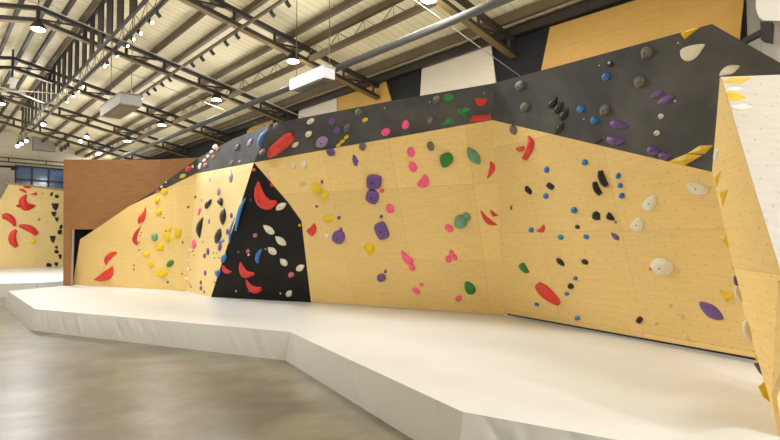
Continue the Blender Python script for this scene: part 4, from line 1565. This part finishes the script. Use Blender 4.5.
H_('D', 0, ('e', 416.4, 290.4, 9, 5.4, 35), 'pink', 'pink oval hold, lower of a pair near the mat', hf=.45)
fh('D', 421.4, 284.6, 5, 3.4, 'pink', 'small pink foothold, upper of a pair near the mat', 30)
H_('D', 0, ('e', 451.6, 253, 5, 6.8, -10), 'pink', 'top lobe of the pink three-hold cluster', hf=.5)
H_('D', 0, ('e', 455, 257, 4.6, 6.4, -30), 'pink', 'nearer lobe of the pink three-hold cluster', hf=.5)
H_('D', 0, ('e', 448.8, 258.8, 6, 7.6, -25), 'pink', 'lower lobe of the pink three-hold cluster', hf=.5)
H_('D', 0, ('p', [(464.4, 282), (467.6, 280.8), (472.6, 283.4), (476, 288.6), (475, 293.6), (469.6, 294), (465, 289.6)], 11), 'green', 'dark green nut-shaped hold low near the mat', hf=.45)
H_('D', 0, ('e', 458.6, 298.2, 7, 5.8, -20), 'pink', 'pink hold lowest on the middle yellow panel', hf=.45)
H_('D', 0, ('e', 461.2, 221.2, 13.2, 13.4, 0), 'teal', 'round green ball-like hold with pale chalk', hf=.5)
H_('D', 0, ('e', 467, 216, 6.6, 9, -40), 'teal', 'small green bean hugging the round green ball', hf=.5)
H_('D', 0, ('e', 449.2, 228.2, 9.6, 6.6, 42), 'pink', 'pink oval hold beside the round green ball', hf=.45)
H_('D', 0, ('s', [(480.3, 209.6), (484.6, 217), (490, 222.4), (497.4, 225)], [.8, 4.2, 5.4, .8]), 'red', 'long red sliver hold by the inside corner', hf=.3)
H_('D', 0, ('f', [(489.8, 209.2), (494.4, 212.2), (498.6, 215.6), (493, 216.8), (491.2, 213.4)], 5, (493.4, 214)), 'red', 'small red triangle hold above the long red sliver', hf=.4)
fh('D', 382, 294.4, 3, 3.4, 'yellow', 'small yellow foothold low, under the round purple hold')
# --- black prism (C)
H_('C', 0, ('s', [(258.6, 181.6), (258.4, 190), (261.6, 200), (268.6, 204.6), (277.2, 201.6)], [2, 7.6, 11.6, 11, 3.4]), 'red', 'big red crescent hold high on the black prism', hf=.35, bolt=.8)
H_('C', 0, ('e', 253.6, 169.8, 4.6, 3.2, -10), 'red', 'small red hold at the tip of the black prism')
H_('C', 0, ('e', 271.6, 185, 4, 3, 30), 'red', 'small red hold on the prism\'s sloping edge above the crescent')
H_('C', 0, ('l', 281, 206.4, 6.6, 12, 58), 'white', 'white leaf hold touching the big red crescent', hf=.4, bolt=.5)
H_('C', 0, ('d', 268.8, 229.4, 6.4, 14, -50), 'white', 'white pointed hold, first of two in a line on the prism', hf=.4)
H_('C', 0, ('d', 280.6, 240.6, 6.6, 13.6, -50), 'white', 'white pointed hold, second of two in a line on the prism', hf=.4)
H_('C', 0, ('d', 272.2, 250.6, 6.4, 10.6, -50), 'white', 'white drop hold beside the small blue curve on the prism', hf=.4, bolt=.5)
H_('C', 0, ('d', 283.7, 262, 6, 9.4, -45), 'white', 'white drop hold above the small pinkish knob', hf=.4, bolt=.5)
H_('C', 0, ('d', 300.5, 267.6, 6.4, 9, 60), 'white', 'white drop hold at the prism\'s edge by the yellow panel', hf=.4)
H_('C', 0, ('d', 289.2, 293.3, 5.8, 7.2, 40), 'white', 'white drop hold lowest on the black prism', hf=.4)
for x, y, w, h, lb in ((255.3, 235.3, 4.4, 4.2, 'small pinkish knob in the upper middle of the prism'), (248, 251, 3.8, 4, 'small pinkish knob above the tall red crescent'), (291.3, 274.6, 6, 5.2, 'pinkish knob low near the prism\'s yellow edge')):
    H_('C', 0, ('e', x, y, w, h, 0), 'rose', lb, hf=.5)
fh('C', 248.6, 254.6, 2.4, 2.4, 'palegrey', 'tiny pale foothold right under the pinkish knob')
H_('C', 0, ('s', [(261.6, 249), (259, 253), (257.4, 258), (257.8, 263)], [2, 4, 4.4, 2]), 'blue', 'small blue curved hold in the middle of the black prism', hf=.5)
fh('C', 265.5, 249, 1.5, 2.2, 'palegrey', 'tiny pale foothold between the blue curve and a white drop')
fh('C', 238.4, 252, 3, 1.8, 'grey', 'faint grey foothold in the prism\'s outer half')
H_('C', 0, ('s', [(222.8, 265.4), (224.4, 269.4), (227.6, 271.8), (231.8, 271.4)], [1.4, 4.2, 4, .8]), 'red', 'small red crescent at the prism\'s outer edge', hf=.4)
H_('C', 0, ('s', [(240.4, 262), (241.6, 268), (245.6, 274), (254.4, 273.6)], [1.2, 5.4, 7.4, 2.4]), 'red', 'red crescent hold, upper of two low on the prism', hf=.4)
H_('C', 0, ('s', [(246, 279.8), (249.8, 286.4), (255.4, 290), (262, 288.4)], [1.4, 5, 7, 4]), 'red', 'red crescent hold, lower of two on the prism near the mat', hf=.4)
for x, y, col, lb in ((236, 291, 'palegrey', 'tiny pale foothold near the prism\'s outer foot'), (249, 291.6, 'blue', 'tiny blue foothold below the lower red crescent'), (280.5, 293.3, 'palegrey', 'tiny pale foothold beside the lowest white drop'), (250.6, 199.8, 'olive', 'tiny olive foothold beside the big red crescent')):
    fh('C', x, y, 1.9, 2, col, lb)
fh('C', 299.6, 225.2, 2.6, 2.6, 'yellow', 'tiny yellow foothold on the prism\'s shoulder')
# --- yellow panel by the prow (E)
H_('E', 0, ('d', 513.6, 129.8, 7, 10.4, 165), 'grey', 'grey egg hold just under the dark band beside the corner', hf=.45)
H_('E', 0, ('s', [(527.8, 135.8), (531.2, 141.6), (529.4, 149.6), (524.4, 159)], [1.6, 6.4, 7, 5]), 'red', 'large red bent hold under the dark band', hf=.4)
H_('E', 0, ('s', [(516.8, 148.4), (520.4, 149.2), (524, 147)], [3, 5.4, 4]), 'red', 'short red arm hold joined to the large bent one', hf=.4)
H_('E', 0, ('p', [(526.2, 184.6), (532.4, 190), (531.4, 195.4), (527.6, 192.6), (524.2, 189.2)], 7), 'black', 'black lozenge hold nearest the inside corner', hf=.35)
fh('E', 511.3, 207.6, 2.4, 5, 'olive', 'tiny green foothold beside the inside corner', 4)
H_('E', 0, ('e', 531.5, 229.8, 5, 5.4, 0), 'blue', 'small blue knob beside the red fan', hf=.5)
H_('E', 0, ('p', [(535.4, 230.2), (540.6, 228.4), (543.8, 223.2), (545.6, 228), (543.6, 232.4), (540, 232.8)], 6), 'red', 'small red fan hold beside a blue knob', hf=.35)
H_('E', 0, ('f', [(518.4, 266), (520.6, 263.2), (524.2, 262.6), (529.8, 272.2), (526.4, 273.4), (521.2, 270.6)], 8, (523.4, 267.4)), 'green', 'dark green triangular hold by the inside corner', hf=.5)
H_('E', 0, ('s', [(537.4, 284.6), (543, 289.6), (550, 296), (556, 301), (559.6, 304.4)], [7, 11.4, 11, 8, 4.4]), 'red', 'big red pill-shaped hold low near the mat', hf=.35)
fh('E', 536.8, 304.2, 5, 3.6, 'blue', 'blue foothold under the big red pill', 30)
for x, y, w, h, a, lb in ((546.7, 169.6, 5, 6.8, 0, 'blue knob above the second black lozenge'), (584.9, 162.3, 6.2, 6, 30, 'blue knob below the dark band by the black beans'),
                          (546, 195.8, 5.2, 6, 0, 'blue knob below the second black lozenge'), (574.3, 210, 6, 7, -30, 'blue knob at mid-height beside the black rock hold'),
                          (618.2, 175.8, 5, 6.4, 20, 'blue knob, top of the line of three'), (620.3, 185.4, 5, 5.4, 25, 'blue knob, middle of the line of three'), (622, 195.6, 6, 6, 0, 'blue knob, bottom of the line of three'),
                          (560.8, 237, 6.2, 4.8, 35, 'pale blue knob level with the red fan'), (586.2, 236.6, 6, 4.4, 25, 'blue knob under the tiny black foothold'),
                          (575.4, 278.2, 4.6, 4.2, 35, 'blue knob above the black one in the low trio'), (566.8, 293.6, 5, 4, 20, 'blue knob below the black one in the low trio'),
                          (577.3, 318, 5.6, 4.8, 15, 'blue knob lowest, just above the mat')):
    H_('E', 0, ('e', x, y, w, h, a), 'blue', lb, hf=.5)
H_('E', 0, ('q', 550.4, 186, 8, 5.4, 35), 'black', 'second black lozenge, between two blue knobs', hf=.4)
fh('E', 577.4, 226.8, 5.2, 4, 'black', 'tiny black foothold above a blue knob', 25)
H_('E', 0, ('s', [(600.6, 170.6), (601.4, 176), (604, 182), (607, 186)], [4.6, 6.6, 6.6, 5]), 'black', 'black bean-shaped hold, longer upper one of a pair', hf=.5, bolt=.5)
H_('E', 0, ('s', [(594.8, 181.8), (595.8, 186.6), (598, 191), (601, 194.4)], [4.4, 5.8, 6, 4.6]), 'black', 'black bean-shaped hold, shorter lower one of a pair', hf=.5, bolt=.5)
H_('E', 0, ('f', [(591.8, 216.2), (593.2, 212.4), (596.4, 210.8), (600.2, 213.6), (600.4, 219.6), (596, 220.2), (592.8, 218.6)], 9, (595.8, 215.4)), 'black', 'chunky black rock hold under the black beans', hf=.5)
H_('E', 0, ('p', [(606.2, 215), (608.6, 211.4), (611.4, 213.6), (615.6, 219.8), (611, 220.2), (607.4, 218.6)], 7), 'black', 'pointed black hold beside the chunky black rock', hf=.5)
fh('E', 615.7, 222.2, 2.8, 3.6, 'teal', 'tiny green foothold at the tip of the pointed black hold')
H_('E', 0, ('p', [(642.4, 203.6), (646, 198.6), (652.4, 195), (657, 195), (657.8, 200), (655.6, 207), (651, 211.4), (645, 211), (642.4, 207.6)], 15), 'white', 'white drop hold, uppermost of the drops below the dark band', hf=.22, bolt=.7)
H_('E', 0, ('p', [(630.6, 224), (634, 219.6), (639, 216.6), (643.4, 219.6), (644.6, 225), (641.6, 230.6), (636, 232.2), (631.4, 228.6)], 14), 'white', 'white rounded drop hold level with the black rocks', hf=.22, bolt=.7)
H_('E', 0, ('e', 662.4, 266, 23, 16.4, 20), 'white', 'largest white oval hold in the middle of the yellow panel', hf=.4, bolt=.8)
fh('E', 650.4, 269, 3, 3.6, 'coral', 'tiny red foothold half under the largest white oval', -15)
H_('E', 0, ('p', [(687, 184.4), (689.4, 181), (697, 181.6), (706, 186), (710.4, 190.4), (706.6, 194.4), (697, 195.6), (690, 192.4), (687.6, 188)], 13), 'white', 'white drop hold below the yellow slab volumes', hf=.25, bolt=.7)
H_('E', 0, ('s', [(610.8, 232.8), (613.6, 235), (616.6, 237.6), (618.8, 239.6)], [.8, 4.2, 5, 2.4]), 'purple', 'small dark purple leaf hold below the pointed black one', hf=.4)
H_('E', 0, ('s', [(557, 258.6), (559.6, 261), (562.4, 263.8), (564.4, 266)], [2.6, 5, 4.2, .8]), 'black', 'slim black hold with a tapered tail, level with the green triangle', hf=.45)
H_('E', 0, ('e', 585, 261.7, 7.4, 5, 28), 'black', 'black oval hold level with the slim black one', hf=.5)
H_('E', 0, ('e', 570.9, 286, 6.6, 5.4, 40), 'black', 'black knob between two blue ones beside the red pill', hf=.5)
H_('E', 0, ('q', 639.7, 319.8, 6, 6.6, 35), 'black', 'small black cube hold low near the mat', hf=.45)
for x, y, lb in ((670, 305.7, 'clear wood-tinted foothold, highest of a faint group'), (681.5, 317, 'clear wood-tinted foothold nearest the purple leaf'), (655.7, 323, 'clear wood-tinted foothold beside the black cube'), (686, 337, 'clear wood-tinted foothold just above the mat')):
    fh('E', x, y, 5, 5, 'clear', lb)
H_('E', 0, ('p', [(698.4, 301), (705, 301.8), (713, 304.6), (720, 310.6), (725, 320), (717, 319.8), (708.6, 317), (702.4, 310.6)], 13), 'purple', 'large dark purple leaf hold low by the prow', hf=.3)
H_('E', 0, ('f', [(719.6, 236), (727.4, 231.6), (729.4, 242), (732, 251), (724.4, 244.6)], 8, (726, 240)), 'gold', 'yellow faceted volume at the prow edge, upper of two', 'climbing_volume', 'climbing volume', hf=.5)
H_('E', 0, ('f', [(719.6, 289.6), (728, 292.4), (736, 293.4), (733, 298.6), (726.6, 302.6)], 9, (727.6, 296)), 'gold', 'yellow faceted volume beside the large purple leaf', 'climbing_volume', 'climbing volume', hf=.5)
# --- holds on the prow's far side, peeking past its edge
H_('Q', 0, ('f', [(731.6, 265), (734.4, 269), (740, 276), (734.4, 272.6)], 5, (735, 270)), 'gold', 'small yellow hold peeking past the prow edge above the purple dome', hf=.3)
H_('Q', 0, ('e', 739, 280.6, 10, 15, -18), 'purple', 'purple dome hold half hidden by the prow edge', hf=.3)
H_('Q', 0, ('l', 739.6, 294, 9, 20, -24), 'white', 'white hold under the purple dome, half hidden by the prow', hf=.3)
H_('Q', 0, ('l', 749, 331, 11, 24, -20), 'white', 'white curved hold low past the prow edge, above the mat', hf=.3)
H_('Q', 0, ('e', 758, 357.6, 5, 8, -15), 'yellow', 'small yellow hold at the prow\'s foot above a purple one', hf=.3)
H_('Q', 0, ('f', [(754, 363.6), (760, 362), (766, 378), (760, 373)], 6, (760, 367)), 'purple', 'small purple hold at the prow\'s foot', hf=.3)
H_('Q', 0, ('f', [(758.6, 386.6), (764, 381.8), (772, 392), (773, 404), (763.4, 397)], 8, (765, 391)), 'gold', 'yellow volume lowest on the prow edge over the mat', 'climbing_volume', 'climbing volume', hf=.4)
H_('S', 0, ('p', [(719.6, 146.6), (715.6, 149), (713, 155), (713.6, 162), (716.6, 160), (718.4, 153)], 5), 'white', 'white sliver hold wrapping the prow\'s upper edge', hf=.4)
H_('S', 0, ('f', [(721.2, 170.6), (714.2, 177.4), (717, 186.8)], 5, (717.4, 177.6)), 'gold', 'yellow triangle volume on the prow edge, upper of two', 'climbing_volume', 'climbing volume', hf=.4)
H_('S', 0, ('f', [(719, 190.8), (728, 190), (722.6, 207)], 6, (722.6, 194)), 'gold', 'yellow triangle volume on the prow edge, lower of two', 'climbing_volume', 'climbing volume', hf=.4)
H_('P', 0, ('f', [(723, 82.4), (729.6, 77.8), (752.8, 77.6), (741, 83.2)], 5, (738, 79.6)), 'gold', 'yellow wedge volume at the prow\'s top corner, upper of two', 'climbing_volume', 'climbing volume', hf=.5)
H_('P', 0, ('f', [(726.4, 92.6), (736, 92.2), (746.6, 97.9), (737, 100.6), (728, 100.4)], 6, (736, 96)), 'gold', 'yellow wedge volume on the prow\'s white face, lower of two', 'climbing_volume', 'climbing volume', hf=.5)
H_('P', 0, ('l', 735, 89.2, 4.6, 18, 88), 'white', 'white leaf hold between the two yellow wedges of the prow', hf=.5)
H_('P', 0, ('l', 741, 107.4, 6.6, 22, 90), 'white', 'white leaf hold below the yellow wedges on the prow', hf=.5)
# --- distant wall (F)
H_('F', 0, ('s', [(26.6, 194.6), (22.6, 201), (26, 206.6), (35.6, 205.6)], [1.6, 8, 8.6, 1.6]), 'red', 'big red moon-shaped hold high on the distant wall', hf=.4)
H_('F', 0, ('s', [(19, 189.2), (23, 190.4), (26.4, 192.8)], [1, 2.8, 1]), 'red', 'thin red hold above the big red moon', hf=.4)
H_('F', 0, ('e', 27.4, 187, 8, 2.6, 5), 'red', 'flat red hold along the distant wall\'s top edge')
H_('F', 0, ('f', [(29.6, 194.6), (36.6, 191.8), (37.2, 195.6)], 4, (35, 194)), 'red', 'red pennant-shaped hold beside the big red moon')
fh('F', 17.8, 206, 4, 2.6, 'cherry', 'small red foothold beside the big red moon', 35)
fh('F', 39, 219.4, 3, 2, 'cherry', 'small red foothold over the three red petals', -30)
H_('F', 0, ('s', [(2, 217), (6.6, 216.4), (12, 220), (15, 226)], [4, 7, 7, 3]), 'red', 'upper red petal of the three-petal group on the distant wall', hf=.4)
H_('F', 0, ('s', [(18.8, 226), (24.6, 227), (31.6, 229.6), (36.8, 234)], [2.4, 5.6, 7, 5]), 'red', 'long red petal pointing to the black holds, distant wall', hf=.4)
H_('F', 0, ('s', [(16.2, 230), (12.6, 235), (12.6, 241), (16.6, 246.4)], [3.4, 7, 8, 5]), 'red', 'lower red petal of the three-petal group on the distant wall', hf=.4)
fh('F', 33, 241.2, 5, 4.8, 'yellow', 'yellow knob under the long red petal', 30)
fh('F', 42, 194, 3.2, 2, 'yellow', 'small yellow foothold near the distant wall\'s top')
fh('F', 46.2, 222.2, 2, 2, 'yellow', 'tiny yellow foothold over the long red petal')
for x, y, w, h, sh, lb in ((51.6, 194, 2.6, 4.4, 'e', 'topmost small black hold of the pair near the top edge'), (56.7, 196.4, 4.4, 3.6, 'e', 'second small black hold of the pair near the top edge'),
                           (55, 207.2, 7.4, 7.6, 't', 'big black triangle hold pointing down'), (53.8, 214.4, 5.4, 5.4, 't', 'black triangle hold right under the big triangle'),
                           (56.8, 219.8, 4.2, 4.8, 't', 'small black hold third in the upper column'), (61, 226.8, 3.2, 5, 'e', 'small black hold beside the partition, upper of two'),
                           (59.6, 232, 4.4, 5, 'e', 'small black hold beside the partition, lower of two'), (52.6, 239.6, 6, 7.6, 't', 'black shield-shaped hold in the middle of the column'),
                           (56.4, 247.2, 3, 3, 'e', 'tiny black hold below the black shield'), (56.4, 251.6, 4.4, 3.8, 'e', 'small black hold second below the black shield'),
                           (60, 257, 3.6, 5, 't', 'small black triangle hold near the far mat'), (48.8, 265, 5, 4, 'q', 'wide black hold on the far mat\'s edge'), (56.2, 264.6, 4, 4.4, 't', 'small black hold on the far mat\'s edge')):
    if sh == 't':
        H_('F', 0, ('f', [(x - w / 2, y - h / 2), (x + w / 2, y - h / 2), (x + w * .42, y), (x + w * .1, y + h / 2), (x - w * .3, y + h * .15)], min(w, h), (x, y - h * .15)), 'black', lb + ', distant wall', hf=.4)
    else:
        H_('F', 0, (sh, x, y, w, h, 20), 'black', lb + ', distant wall', hf=.4)
fh('F', 61.6, 264, 2.4, 4, 'white', 'small white hold at the foot of the distant wall by the partition')


# ------------------------------------------------------------------ light of the hall lamps and added fill
for t, l, z, p in LAMPS_AND_FILL:
    area('lamp_or_fill', bld(t, l, z), .4, p)
    pt = bpy.data.lights.new('lamp_or_fill_glow', 'POINT')
    pt.energy = p * .4
    pt.color = WARM
    pt.shadow_soft_size = .1
    o = bpy.data.objects.new('lamp_or_fill_glow', pt)
    COL.objects.link(o)
    o.location = bld(t, l, z - .12)


def strip(t, l0, l1, z, p):
    ld = bpy.data.lights.new('added_roof_fill', 'AREA')
    ld.shape = 'RECTANGLE'
    ld.size = l1 - l0
    ld.size_y = .06
    ld.energy = p
    ld.color = WARM
    o = bpy.data.objects.new('added_roof_fill', ld)
    COL.objects.link(o)
    o.location = bld(t, (l0 + l1) / 2, z)
    o.rotation_euler = (math.pi, 0, math.atan2(LD.y, LD.x))


for t, l0, l1, z in FILL_STRIPS:
    strip(t, l0, l1, z, UP_FILL_POWER * (l1 - l0))


w = bpy.data.worlds.new('world')
SC.world = w
w.use_nodes = True
w.node_tree.nodes['Background'].inputs[0].default_value = (1, 1, 1.04, 1)
w.node_tree.nodes['Background'].inputs[1].default_value = 1.4
SC.view_settings.view_transform = 'Standard'
SC.view_settings.look = 'None'
SC.view_settings.exposure = .6
SC.view_settings.gamma = 1
SC.view_settings.use_curve_mapping = False
